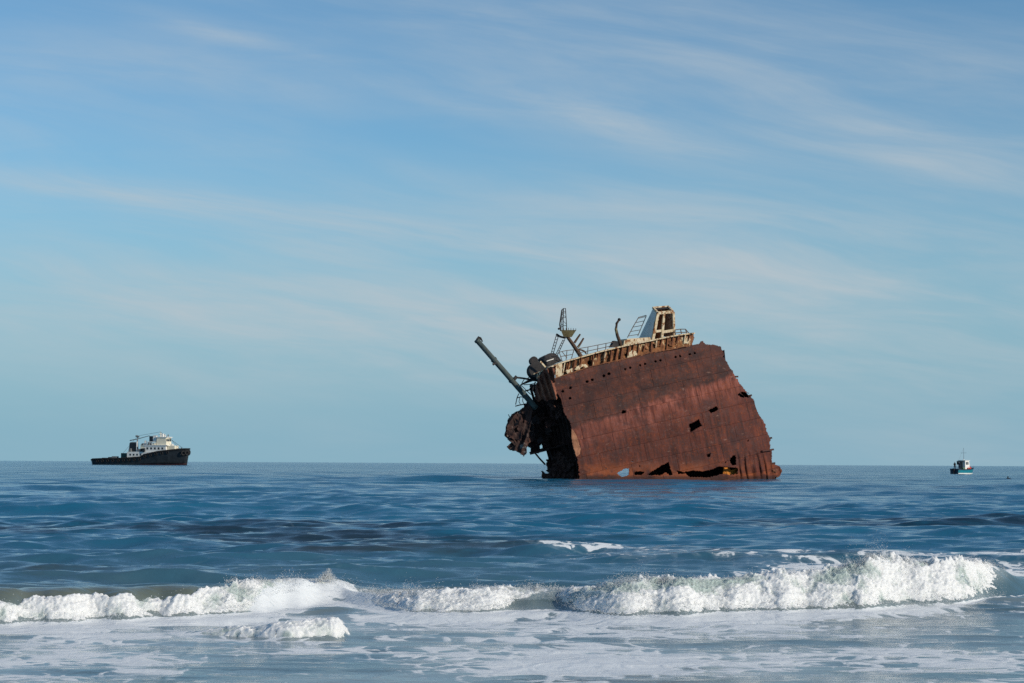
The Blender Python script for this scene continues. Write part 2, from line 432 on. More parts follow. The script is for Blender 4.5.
def foam_mat():
    mt, nt, p = new_mat('sea_foam')
    g = N(nt, 'ShaderNodeNewGeometry').outputs['Position']
    n1 = noise(nt, g, 9.0, 7, 0.72); n2 = noise(nt, scalev(nt, g, (1, 0.6, 0.45)), 3.0, 6, 0.68)
    th = N(nt, 'ShaderNodeAttribute', attribute_name='thick').outputs['Fac']
    thin = ramp(nt, math_(nt, 'ADD', math_(nt, 'MULTIPLY', n2, 0.9), th), 0.50, 0.95)
    c = mixc(nt, thin, (0.40, 0.48, 0.45), (0.80, 0.81, 0.80))
    put(nt, p, 'Base Color', c); put(nt, p, 'Roughness', 0.7); put(nt, p, 'Specular IOR Level', 0.2)
    put(nt, p, 'Subsurface Weight', 0.85); put(nt, p, 'Subsurface Radius', (1.0, 1.0, 1.0)); put(nt, p, 'Subsurface Scale', 0.05)
    b = N(nt, 'ShaderNodeBump'); put(nt, b, 'Height', n1); put(nt, b, 'Strength', 0.28); put(nt, b, 'Distance', 0.03)
    nt.links.new(b.outputs[0], p.inputs['Normal'])
    tr = N(nt, 'ShaderNodeBsdfTranslucent'); put(nt, tr, 'Color', (0.75, 0.8, 0.78, 1))
    mx = N(nt, 'ShaderNodeMixShader'); put(nt, mx, 0, 0.12)
    nt.links.new(p.outputs[0], mx.inputs[1]); nt.links.new(tr.outputs[0], mx.inputs[2])
    nt.links.new(mx.outputs[0], nt.nodes['Material Output'].inputs['Surface'])
    return mt
M['sea'] = sea_mat()
M['foam'] = foam_mat()
def spray_mat():
    mt, nt, p = new_mat('spray_drops')
    put(nt, p, 'Base Color', (0.82, 0.84, 0.84)); put(nt, p, 'Roughness', 0.6)
    tr = N(nt, 'ShaderNodeBsdfTranslucent'); put(nt, tr, 'Color', (0.88, 0.90, 0.90, 1))
    mx = N(nt, 'ShaderNodeMixShader'); put(nt, mx, 0, 0.5)
    nt.links.new(p.outputs[0], mx.inputs[1]); nt.links.new(tr.outputs[0], mx.inputs[2])
    nt.links.new(mx.outputs[0], nt.nodes['Material Output'].inputs['Surface'])
    return mt
M['spray'] = spray_mat()

# ------------------------------------------------------------------ the sea
def interp(pts):
    a = np.array(pts, float)
    return lambda x: np.interp(x, a[:, 0], a[:, 1])
TOE = interp([(-260, 634), (-120, 629), (0, 625), (60, 623), (130, 620), (200, 617), (250, 613), (280, 609), (320, 604), (345, 602), (370, 606), (400, 611), (440, 613.5), (480, 612), (515, 610), (560, 610.5), (580, 613), (620, 615.5), (680, 615), (740, 613), (800, 611), (860, 610), (920, 606), (960, 603), (990, 598), (1030, 594), (1280, 588)])
TOP = interp([(-260, 589), (-120, 587), (0, 585), (100, 584), (200, 584), (230, 583), (250, 580), (280, 578), (310, 578), (330, 577), (345, 582), (360, 590), (380, 591), (400, 590), (450, 588), (500, 585), (540, 587), (575, 587), (600, 584), (640, 578), (665, 577), (700, 578), (740, 575), (780, 572), (820, 570), (850, 566), (870, 559), (885, 556), (905, 560), (930, 563), (960, 560), (985, 561), (1000, 567), (1012, 576), (1030, 580), (1280, 580)])
QLO = interp([(-260, 0), (250, 0), (265, .5), (310, .62), (335, .55), (350, .3), (372, .1), (385, 0), (505, 0), (520, .35), (545, .5), (560, .35), (578, 0), (1300, 0)])
QHI = interp([(-260, .58), (190, .60), (235, 0.9), (250, 1.5), (345, 1.4), (360, 1.2), (400, 1.5), (1003, 1.5), (1300, 1.5)])
AMP = interp([(-260, 1), (255, 1), (268, .75), (325, .7), (338, .35), (362, .25), (380, .8), (395, 1), (520, .9), (550, .6), (570, .9), (975, 1), (1003, 0.35), (1020, -0.4), (1300, -0.4)])
TOE2 = interp([(100, 632), (165, 632), (230, 634), (290, 637), (340, 635), (360, 629), (420, 628)])
TOP2 = interp([(100, 629), (170, 627), (200, 625), (250, 624), (290, 620), (330, 615.5), (345, 617), (354, 625), (420, 627)])
AMP2 = interp([(100, -0.3), (160, 0.05), (200, 0.55), (250, .8), (300, 1), (340, 1), (352, .3), (362, -0.3), (420, -.3)])
HOR = lambda px: 463.3 + (px - 512) * math.tan(ROLL)
def dist_of(px, py):
    return HC * F / np.maximum(py - HOR(px), 0.5)
PXG = np.linspace(-300, 1320, 3241)
sm = lambda a, n: np.convolve(np.pad(a, n, mode='edge'), np.hanning(2 * n + 3)[1:-1] / np.hanning(2 * n + 3).sum(), 'valid')
D_TOE = sm(dist_of(PXG, TOE(PXG)) + 0.35 * perlin(PXG / 37.0, PXG * 0 + 3.3) + 0.05 * perlin(PXG / 11.0, PXG * 0 + 5.3), 14)
_w0 = 1.05
H_T = HC - (TOP(PXG) - HOR(PXG)) * (D_TOE + _w0) / F
H_T = sm(H_T, 8)
W_F = 0.75 + 0.75 * H_T
D_TOE2 = sm(dist_of(PXG, TOE2(PXG)), 8)
H_T2 = sm(np.maximum(HC - (TOP2(PXG) - HOR(PXG)) * (D_TOE2 + 0.5) / F, 0.02) * sstep(-0.3, 0.6, AMP2(PXG)), 10)
FOAMT = 0.07
def px_of(x, y):
    return 512 + F * x / np.maximum(y, 0.1)
def breaker(px, d):
    dt = np.interp(px, PXG, D_TOE); H = np.interp(px, PXG, H_T); w = np.interp(px, PXG, W_F)
    Hs = np.maximum(H - FOAMT * np.clip(AMP(px), 0, 1) * (QHI(px) > 1.1), 0.05)
    q = d - dt
    f = np.where(q < w, sstep(-0.12, 1.0, q / w) ** 1.15, np.exp(-np.maximum(q - w, 0) / 1.9) * 0.95 + 0.05 * np.exp(-((q - w) / 6) ** 2))
    f = np.where(q < w, f, np.where(q - w < 0.3, 1 - (1 - (np.exp(-np.maximum(q - w, 0) / 1.9))) * sstep(0, 0.3, q - w), f))
    z = Hs * f
    dt2 = np.interp(px, PXG, D_TOE2); H2 = np.interp(px, PXG, H_T2)
    q2 = d - dt2
    z2 = H2 * 0.7 * np.where(q2 < 0.4, sstep(-0.1, 0.4, q2), np.exp(-np.maximum(q2 - 0.4, 0) / 0.8))
    return z + z2
# wave trains
NW = 74
lam = np.exp(np.linspace(math.log(0.32), math.log(24.0), NW))
lam *= np.exp(rng.normal(0, 0.03, NW))
kk = 2 * math.pi / lam
spread = np.interp(np.log(lam), [math.log(0.3), math.log(24)], [0.40, 0.20])
ang = rng.normal(0, 1, NW) * spread - math.pi / 2 + 0.08
steep = np.interp(np.log(lam), np.log([0.3, 0.6, 1.1, 2.0, 3.5, 8.0, 14.0, 24.0]), [0.046, 0.054, 0.046, 0.028, 0.019, 0.013, 0.011, 0.008])
amp = steep / kk
pha = rng.uniform(0, 2 * math.pi, NW)
def ridge(px, d, d0, H, wf, wb, p0, p1, pf, seed, wob=1.5):
    dc = d0 + wob * perlin(px / 150.0 + seed, px * 0 + seed * 1.7) + 0.4 * wob * perlin(px / 60.0 + seed, px * 0 - seed)
    msk = sstep(p0 - pf, p0, px) * (1 - sstep(p1, p1 + pf, px)) * (0.75 + 0.45 * perlin(px / 110.0 - seed, px * 0 + 2.2 * seed))
    q = d - dc
    return H * np.clip(msk, 0, 1.3) * np.where(q < 0, np.exp(-(q / wf) ** 2), np.exp(-(q / wb) ** 2))
RIDGES = [  # d0, height, front width, back width, from px, to px, fade
    (33.5, 0.10, 0.9, 1.6, -100, 330, 80, 1.1), (41.0, 0.26, 1.3, 3.0, 300, 640, 120, 2.3), (39.0, 0.20, 1.2, 2.5, 650, 1100, 90, 3.1),
    (47.0, 0.22, 1.4, 3.0, -150, 420, 120, 4.7), (57.0, 0.30, 2.0, 4.5, -250, 470, 160, 5.9), (66.0, 0.36, 2.2, 5.0, 560, 1250, 140, 6.3),
    (55.0, 0.22, 1.6, 3.5, 820, 1250, 90, 7.7), (82.0, 0.36, 2.6, 6.0, 620, 840, 70, 8.2), (78.0, 0.30, 2.6, 6.0, -200, 360, 120, 9.9), (100, 0.30, 3, 7, 330, 700, 90, 10.4),
    (128.0, 0.34, 4.0, 8.0, -100, 380, 120, 11.5), (160.0, 0.42, 4.5, 9.0, 760, 1200, 70, 12.9), (205.0, 0.36, 5, 10, 180, 460, 60, 13.3)]
def sea_shape(x, y, spacing):
    d = y; px = px_of(x, y)
    calm = np.interp(d, [0, 20, 24.5, 29, 36, 50], [0.22, 0.24, 0.32, 0.75, 1.0, 1.0])
    _dt = np.interp(px, PXG, D_TOE)
    calm = calm * (1 - 0.85 * np.exp(-((d - _dt - 0.25) / 0.85) ** 4))
    fade_far = np.interp(d, [0, 90, 200, 350, 900, 2500], [1, 1, 0.85, 0.7, 0.4, 0.15])
    ux = np.zeros_like(x); uy = np.zeros_like(x); z = np.zeros_like(x)
    gust = 0.75 + 0.6 * np.clip(near_fbm(900, y, x / 35.0, y / 60.0, 4.4, 2) + 0.4, 0, 1)
    for i in range(NW):
        cen = spacing[:, spacing.shape[1] // 2]
        rws = np.nonzero(lam[i] / cen > 1.9)[0]
        if len(rws) == 0: continue
        e = rws[-1] + 1
        lod = sstep(1.9, 3.2, lam[i] / spacing[:e])
        cm = calm[:e]
        a = (amp[i] * lod * fade_far[:e] * cm * gust[:e] * (1 + (0.45 if lam[i] > 2.5 else 0.15) * sstep(70, 200, d[:e]) * (1 - 0.5 * sstep(6, 14, lam[i])))).astype(np.float32)
        ph = (kk[i] * (x[:e] * math.cos(ang[i]) + y[:e] * math.sin(ang[i])) + pha[i])
        ph = (ph - 2 * math.pi * np.floor(ph / (2 * math.pi))).astype(np.float32)
        c = np.cos(ph); s = np.sin(ph) * a
        z[:e] += a * c; ux[:e] -= (0.8 * math.cos(ang[i])) * s; uy[:e] -= (0.8 * math.sin(ang[i])) * s
    for (d0, H, wf, wb, p0, p1, pf, sd_) in RIDGES:
        e0, e1 = np.searchsorted(y[:, 0], [d0 - 3 * wf - 5 - d0 * .06, d0 + 3 * wb + 5 + d0 * .06])
        z[e0:e1] += ridge(px[e0:e1], d[e0:e1], d0, H * 1.0, wf * 0.62, wb, p0, p1, pf, sd_, wob=1.2 * d0 / 45.0)
    e1 = np.searchsorted(y[:, 0], 60)
    z[:e1] += breaker(px[:e1], d[:e1])
    return ux, uy, z
def near_fbm(lim, Y, x, y, z, o=3):
    e = int(np.searchsorted(Y[:, 0], lim)); out = np.zeros_like(Y)
    out[:e] = fbm(x[:e], y[:e], z, o); return out
def make_sea():
    rows = [11.0]
    while rows[-1] < 26000:
        r = rows[-1]
        if r < 22: st_ = r * 0.0040
        elif r < 32: st_ = 0.048
        elif r < 110: st_ = max(0.05, r * 0.0026)
        elif r < 420: st_ = r * 0.0036
        else: st_ = r * 0.0036 * (r / 420.0) ** 1.6
        rows.append(r + min(st_, 3000))
    rows = np.array(rows)
    core = np.arange(-0.315, 0.3151, 0.00095)
    side = np.array([0.36, 0.4, 0.46, 0.55, 0.7, 0.9, 1.2, 1.7, 2.6, 4.5])
    tx = np.concatenate([-side[::-1], core, side])
    T, R = np.meshgrid(tx, rows)
    X = T * R; Y = R.copy()
    spc = np.maximum(np.gradient(rows)[:, None] * np.ones_like(T), 0.00095 * R)
    spc = np.where(np.abs(T) > 0.32, np.maximum(spc, 0.08 * R), spc)
    ux, uy, Z = sea_shape(X, Y, spc)
    px = px_of(X, Y)
    shallow = np.interp(Y, [0, 24, 29, 33, 44, 58], [0.8, 0.85, 0.9, 0.42, 0.14, 0.0]) * (0.85 + 0.3 * near_fbm(60, Y, X / 3, Y / 3, 1.0, 2))
    shallow += sstep(0.12, 0.4, breaker(px, Y)) * 0.3
    far = np.interp(Y, [0, 60, 250, 900], [0.0, 0.15, 0.6, 1.0])
    dt = np.interp(px, PXG, D_TOE)
    lowf = near_fbm(34, Y, X / 4.0, Y / 2.2, 7.0, 3)
    foam = np.where(Y < dt + 0.1, 0.41 + 0.36 * lowf, 0.0)
    foam += 0.40 * np.exp(-((Y - dt + 0.25) / 0.6) ** 2) * np.clip(AMP(px), 0, 1)
    foam += 0.40 * np.exp(-((Y - 19.8 - 0.004 * (px - 580)) / 0.5) ** 2) * sstep(470, 540, px) * (1 - sstep(650, 700, px))
    # worn foam left behind the breaker
    def band(y0, w_, p0, p1, f_): return np.exp(-((Y - y0) / w_) ** 2) * sstep(p0 - f_, p0 + f_, px) * (1 - sstep(p1 - f_, p1 + f_, px))
    swell_dark = 0.75 * band(57, 7, -900, 420, 120) + 0.6 * band(50, 3.5, 180, 640, 90) + 0.8 * band(42.5, 2.6, 290, 560, 60) + 0.85 * band(66, 8, 690, 1900, 80) + 0.55 * band(88, 7, 640, 780, 40) + 0.5 * band(40, 1.5, 640, 900, 60) + 0.8 * band(33, 1.6, 985, 1500, 12) + 0.45 * band(36, 1.0, -300, 240, 50) + 0.9 * band(30.2, 0.7, 336, 362, 8) + 0.5 * band(165, 12, 820, 1100, 60)  # bands where the dark of the steep swell faces is laid in as colour
    b = sstep(dt + 0.5, dt + 1.5, Y)
    patch = sstep(400, 640, px) * np.exp(-((Y - 42 - 1.2 * perlin(px / 80, px * 0)) / 4.5) ** 4) * (0.31 + 0.40 * near_fbm(60, Y, X / 4.5, Y / 1.1, 2.0, 4))
    patch2 = sstep(640, 800, px) * np.exp(-((Y - 36.5) / 3.5) ** 4) * (0.42 + 0.36 * near_fbm(60, Y, X / 4.5, Y / 1.1, 5.0, 4))
    patch3 = np.exp(-((Y - dt - 1.3) / 0.8) ** 2) * np.clip(AMP(px), 0, 1) * (QHI(px) > 1.1) * 0.85
    patch4 = sstep(235, 260, px) * (1 - sstep(400, 430, px)) * np.exp(-((Y - dt - 0.6) / 1.2) ** 2) * 0.75
    patch5 = np.exp(-((px - 1022) / 9) ** 2) * np.exp(-((Y - 166) / 5) ** 2) * 1.2
    foam = np.where(b > 0, np.maximum.reduce([foam * (1 - b), patch, patch2, patch3, patch4, patch5]), np.maximum(foam, patch4))
    foam = np.clip(foam, 0, 1.1)
    V = np.stack([X + ux, Y + uy, Z], -1).reshape(-1, 3)
    nr, nc = T.shape
    i = np.arange(nr - 1)[:, None] * nc + np.arange(nc - 1)[None, :]
    Q = np.stack([i, i + 1, i + nc + 1, i + nc], -1).reshape(-1, 4)
    o = mesh_np('sea', V, Q, M['sea'], None, True, {'foam': ('FLOAT', foam), 'shallow': ('FLOAT', np.clip(shallow, 0, 1)), 'far': ('FLOAT', far), 'swell_dark': ('FLOAT', np.clip(swell_dark, 0, 1))})
    tag(o, kind='structure')
    return o
sea = make_sea()

# foam of the breaking waves: a lumpy sheet rolling down the wave fronts
def billow(x, y, z, o=4, g=0.55):
    s = 0.0; a = 1.0; f = 1.0; tot = 0
    for i in range(o):
        s = s + a * (1 - np.abs(perlin(x * f + 5.1 * i, y * f + 8.7 * i, z * f - 2.3 * i)) * 1.7); tot += a; a *= g; f *= 2.1
    return s / tot
def foam_sheet(name, p0, p1, step, dtoe, hgt, amp_f, qlo, qhi, wfun, nq, q0, q1, thick, label):
    pxs = np.arange(p0, p1, step)
    qn = np.linspace(q0, q1, nq)
    P, Qn = np.meshgrid(pxs, qn)
    dt = np.interp(P, PXG, dtoe); w = wfun(P)
    q = Qn * w
    d = dt + q
    X = (P - 512) / F * d
    def zz(pp, dd): return breaker(pp, dd)
    e = 0.03
    Z = zz(P, d); dz = (zz(P, d + e) - zz(P, d - e)) / (2 * e)
    nl = np.sqrt(1 + dz * dz); ny = -dz / nl; nz = 1 / nl
    wx = X + 0.12 * fbm(X * 2.2, Z * 2.2, d * 1.7, 2); wz = Z + 0.10 * fbm(X * 2.4, Z * 2.6 + 7, d * 1.7, 2)
    lump = billow(wx * 1.5, wz * 2.6, d * 1.6, 2, 0.5)
    lump2 = billow(wx * 4.6 + 3, wz * 6.0, d * 4.6, 3, 0.62)
    tiny = fbm(X * 17.0, Z * 19, d * 17.0, 3, 0.7)
    edge = 0.40 * fbm(X * 0.9, X * 0 + 4.2, d * 0.3, 3) + 0.26 * fbm(X * 5.0, d * 3, 1.0, 3)
    a = amp_f(P)
    mask = sstep(0.0, 0.42, Qn - qlo(P) + 0.28 + edge * 0.7) * (1 - sstep(-0.12, 0.22, Qn - qhi(P) + edge * np.where(qhi(P) < 0.85, 0.35, 1.0))) * np.clip(a, 0, 1)
    mask = mask * sstep(0.02, 0.25, a + 0.5 * edge)
    bulk = 0.55 + 0.45 * np.sin(np.clip(Qn, 0, 1.2) * math.pi * 0.85)
    mask = mask * (0.45 + 0.55 * sstep(0.0, 0.45, Qn - qlo(P)))
    T = thick * mask * (bulk * 0.30 + 0.85 * lump + 0.62 * (lump2 - 0.45) + 0.20 * tiny) - (1 - mask) * 0.10 - 0.015
    # spiky crown
    crown = np.exp(-((Qn - 1.05) / 0.22) ** 2) * mask * np.maximum(fbm(X * 5.0, d * 5, 3.3, 4, 0.65), 0) * 0.10 * np.clip(np.interp(P, PXG, hgt) / 0.5, 0.3, 1.2)
    V = np.stack([X + 0.02 * tiny, d + ny * T, Z + nz * T + crown], -1).reshape(-1, 3)
    nr, nc = P.shape
    i = np.arange(nr - 1)[:, None] * nc + np.arange(nc - 1)[None, :]
    F4 = np.stack([i, i + 1, i + nc + 1, i + nc], -1).reshape(-1, 4)
    keep = (T.ravel()[F4] > -0.06).any(1)
    F4 = F4[keep]
    used = np.zeros(len(V), bool); used[F4.ravel()] = True
    remap = np.cumsum(used) - 1
    glassy = np.exp(-((P - 690) / 95) ** 2) * np.exp(-((Qn - 0.85) / 0.22) ** 2) + 0.8 * np.exp(-((P - 845) / 30) ** 2) * np.exp(-((Qn - 0.8) / 0.3) ** 2) + 0.6 * np.exp(-((P - 600) / 40) ** 2) * np.exp(-((Qn - 0.7) / 0.25) ** 2)
    runs = fbm(X * 3.2, Qn * 0.7, 1.0, 4, 0.6)                        # water falling in runs down the face
    th = np.clip(0.18 + 0.14 * np.exp(-((P - 450) / 90) ** 2) + 0.60 * lump * mask + 0.25 * (lump2 - 0.5) + 0.30 * runs - 0.75 * glassy * (0.7 + 0.6 * runs), 0, 1).ravel()
    o = mesh_np(name, V[used], remap[F4], M['foam'], None, True, {'thick': ('FLOAT', th[used])})
    tag(o, label, 'foam', kind='stuff')
    return o
wf1 = lambda p: np.interp(p, PXG, W_F)
foam_sheet('breaker_foam', -240, 1030, 0.9, D_TOE, H_T, AMP, QLO, QHI, wf1, 125, -0.35, 1.9, 0.085, 'long white breaking wave of churning foam across the shallows')
foam_sheet('wavelet_foam', 140, 375, 0.8, D_TOE2, H_T2, AMP2, lambda p: p * 0, lambda p: p * 0 + 1.5, lambda p: p * 0 + 0.45, 70, -0.4, 2.2, 0.07, 'small white foam crest in front of the left breaker')

# froth and spray: a cloud of droplets over the foam sheet, densest at the crest
def spray():
    g_ = np.random.default_rng(23)
    tet = np.array([(1, 1, 1), (1, -1, -1), (-1, 1, -1), (-1, -1, 1)]) / math.sqrt(3) * 1.25
    tf = np.array([(0, 1, 2), (0, 3, 1), (0, 2, 3), (1, 3, 2)])
    def pos(px, q, h, lean=0.0):
        dt = np.interp(px, PXG, D_TOE); w = np.interp(px, PXG, W_F); d = dt + q * w
        e = 0.04
        z = breaker(px, d); dz = (breaker(px, d + e) - breaker(px, d - e)) / (2 * e)
        nl = np.sqrt(1 + dz * dz)
        d2 = d - dz / nl * h * 0.6
        return np.stack([(px - 512) / F * d + lean, d2, z + h * np.maximum(1 / nl, 0.55)], -1)
    Ps = []; Rs = []
    # froth on the face
    n = 46000
    px = g_.uniform(-150, 1006, n); q = g_.uniform(-0.12, 1.35, n)
    x_ = (px - 512) / F * 26; ed = 0.18 * fbm(x_ * 0.9, q * 0 + 1.2, 0.5, 3)
    ok = (q > QLO(px) - 0.1 + ed) & (q < np.where(QHI(px) < 0.85, QHI(px) - 0.12, QHI(px) + 0.05) + ed) & (g_.random(n) < np.clip(AMP(px), 0, 1))
    px, q, x_ = px[ok], q[ok], x_[ok]
    keep_ = g_.random(len(px)) < np.where(QHI(px) < 0.85, 0.35, 1.0)
    px, q, x_ = px[keep_], q[keep_], x_[keep_]
    pl = np.clip(fbm(x_ * 2.6, q * 1.6, 2.0, 4, 0.6) + 0.25, 0, 1.2)
    h = 0.035 + 0.05 * pl + g_.exponential(1.0, len(px)) * 0.022 * (0.3 + 1.6 * pl)
    Ps.append(pos(px, q, h)); Rs.append(g_.uniform(0.002, 0.0062, len(px)))
    # crest fringe, thrown up in fingers
    n = 36000
    px = g_.uniform(230, 1004, n); H = np.interp(px, PXG, H_T)
    x_ = (px - 512) / F * 27
    fing = np.clip(fbm(x_ * 1.1, x_ * 0 + 7.7, 0.3, 5, 0.65) + 0.15, 0, 1.3)
    ok = g_.random(n) < np.clip(AMP(px), 0, 1) * (0.25 + 0.75 * np.clip(fing * 1.5, 0, 1))
    px, H, fing = px[ok], H[ok], fing[ok]
    h = 0.04 + g_.exponential(1.0, len(px)) * 0.045 * (0.25 + H * 1.4) * (0.15 + 1.9 * fing ** 1.5)
    Ps.append(pos(px, g_.normal(1.03, 0.14, len(px)), h, g_.normal(0, 0.02, len(px)))); Rs.append(g_.uniform(0.002, 0.0065, len(px)) * np.where(h > 0.16, 0.75, 1.0))
    # single splashes
    for (cx_, hgt_, n, lean, wd) in ((327, 0.15, 1500, 4, 5), (537, 0.09, 500, 1.5, 1.2), (873, 0.13, 2200, -5, 9), (905, 0.07, 900, 3, 8), (960, 0.07, 1200, 3, 14), (420, 0.05, 500, 3, 12), (665, 0.06, 800, 3, 10), (505, 0.05, 400, 2, 8)):
        u = g_.random(n) ** 1.6
        pxs = cx_ + lean * u + g_.normal(0, wd, n) * (1 - 0.75 * u)
        Ps.append(pos(pxs, 1.0 + g_.normal(0, 0.07, n), 0.03 + hgt_ * u * g_.uniform(.6, 1.1, n))); Rs.append(g_.uniform(0.003, 0.009, n) * (1.1 - 0.6 * u))
    P = np.concatenate(Ps); R = np.concatenate(Rs)
    n = len(P)
    a = g_.uniform(0, 2 * math.pi, n); c, s_ = np.cos(a), np.sin(a)
    T = tet[None] * R[:, None, None] * g_.uniform(0.7, 1.4, (n, 4, 1))
    V = np.stack([T[..., 0] * c[:, None] - T[..., 1] * s_[:, None], T[..., 0] * s_[:, None] + T[..., 1] * c[:, None], T[..., 2]], -1) + P[:, None, :]
    Fq = tf[None] + (np.arange(n) * 4)[:, None, None]
    o = mesh_np('sea_spray', V.reshape(-1, 3), Fq.reshape(-1, 3), M['spray'], None, True)
    tag(o, 'fine froth and drops of spray thrown over the breaking wave', 'spray', kind='stuff')
spray()
# ------------------------------------------------------------------ the wreck
AY = math.radians(25)
E_U = Vector((math.cos(AY), math.sin(AY), 0)); E_V = Vector((-math.sin(AY), math.cos(AY), 0)); E_Z = Vector((0, 0, 1))
P0 = ground(579, 480.0)
def wp(px, py, v=0.0):
    d = ray(px, py)
    t = ((P0 - CAM).dot(E_V) + v) / d.dot(E_V)
    return CAM + d * t
_ru, _rr, _rf = np.array(up), np.array(right), np.array(fwd)
def wp_np(px, py, v):
    d = _rf * F + _rr * (px[..., None] - 512.0) + _ru * (341.5 - py[..., None])
    ev = np.array(E_V)
    t = (float((P0 - CAM).dot(E_V)) + v) / (d @ ev)
    return np.array(CAM) + d * t[..., None]
wreck = empty('shipwreck', P0)
tag(wreck, 'huge rust red wreck of a broken ship leaning in the sea', 'shipwreck')
def W(mb, name, mat, parent=wreck, smooth=False):
    return mb.build(name, mat, parent, origin=P0, smooth=smooth)
MPX = 0.13                                  # metres per pixel at the wreck
PHI = math.atan(0.22); CP, SP = math.cos(PHI), math.sin(PHI)
def st_of(px, py):
    dx = px - 553.0; dy = py - 380.0
    return dx * CP - dy * SP, dx * SP + dy * CP
def px_from(s, t):
    return 553.0 + s * CP + t * SP, 380.0 - s * SP + t * CP
HULL = [(552.6, 379.7), (571, 373.4), (590, 367), (613, 361.6), (630, 358), (650, 353), (675, 349), (691, 345.4), (699, 344.2), (701, 341.2), (703, 341), (704.5, 344.3), (712, 345.2), (720.5, 346.2), (724.2, 354), (722.6, 357), (725, 358), (730.5, 368.7), (735, 376), (740.5, 384.5), (747, 392), (750.4, 395.8), (754.5, 401.8), (755, 406), (758.5, 413.7), (764.7, 423.6), (768.5, 435), (770.3, 437.3), (769.5, 443.6), (770.5, 449), (772, 450), (771.6, 464.7), (774.7, 464.9), (779.7, 467), (781.5, 471), (779.7, 475.3), (775, 477.8), (773, 500), (581, 500), (579.5, 480), (579, 470), (577, 457.3), (572.3, 444.4), (571.5, 431.5), (570, 422), (564, 413), (561, 398.5), (557.8, 394.5), (553.5, 386)]
HOLES = [[(689, 424.8), (698.6, 419.5), (702, 425.5), (691, 432)], [(708.7, 410.3), (717, 406), (718.5, 409.6), (710.8, 413.6)],
         [(622, 410.6), (625.6, 410.4), (625.8, 413.2), (622.2, 413.6)], [(706.8, 454.2), (710.4, 453.8), (710.2, 457), (707.2, 457.4)],
         [(737, 394), (741, 392), (747, 392.6), (751, 395.4), (749, 397.6), (741, 397.2)],
         [(729.8, 460), (733, 455.6), (735.6, 455), (736, 464.7), (732, 466), (730.6, 463)],
         [(676, 470.5), (684, 472.4), (690, 470.6), (704, 471.2), (712, 469.6), (718, 466.8), (726, 467), (737.6, 468), (738, 474), (731, 475), (722, 474), (712, 477), (703, 477.5), (690, 477), (686, 473.8), (678, 474)],
         [(617, 473.4), (624.5, 468.7), (629, 468), (629, 475), (622, 477.2)],
         [(633, 472), (640, 471.2), (645, 472), (641, 475.4), (635, 475)],
         [(646.8, 474.5), (656, 469), (668.4, 461.6), (672.5, 475), (671, 475.7), (666, 472.6), (660, 475.4), (652, 475.6)]]
PORT = [(562.7, 391.4), (570.4, 388), (570, 398.4), (587, 381.8), (592.2, 379.8), (603.7, 375.9), (608.9, 374), (625.2, 369.3), (630.2, 367.7), (640, 365.4), (645, 364), (655.5, 361.6), (660.4, 360.4), (675.5, 357.2), (680, 356.2), (689.7, 354.4), (694.7, 353.2)]
SPECK = [(632, 461.5), (640, 466), (735, 376.5), (748, 441), (606, 469), (726, 462)]
def hull_v(px, py, s, t):
    v = -0.9 * np.clip(1 - t / 62.0, 0, 1) ** 1.3                      # flare of the topsides
    v = v + 0.5 * np.clip((t - 85) / 60.0, 0, 1) ** 2
    v = v + 3.2 * np.clip((s - 120) / 90.0, 0, 1.4) ** 2               # rounding away towards the end
    v = v + 0.22 * fbm(s / 55.0, t / 42.0, 0.3, 2) + 0.05 * fbm(s / 12.0, t / 12.0, 2.3, 3)
    reg = sstep(734, 741, px) * sstep(449, 457, py)
    v = v - reg * (0.42 * np.abs(np.sin((px - 741 + 0.16 * (480 - py) + 2.2 * perlin(px / 9.0, py / 30.0, 3.0)) * math.pi / 6.4)) * (0.7 + 0.6 * perlin(px / 7.0, py / 14.0, 8.0)) - 0.2)
    return v
side = empty('hull_side', (0, 0, 0)); side.parent = wreck
STEP = 0.62
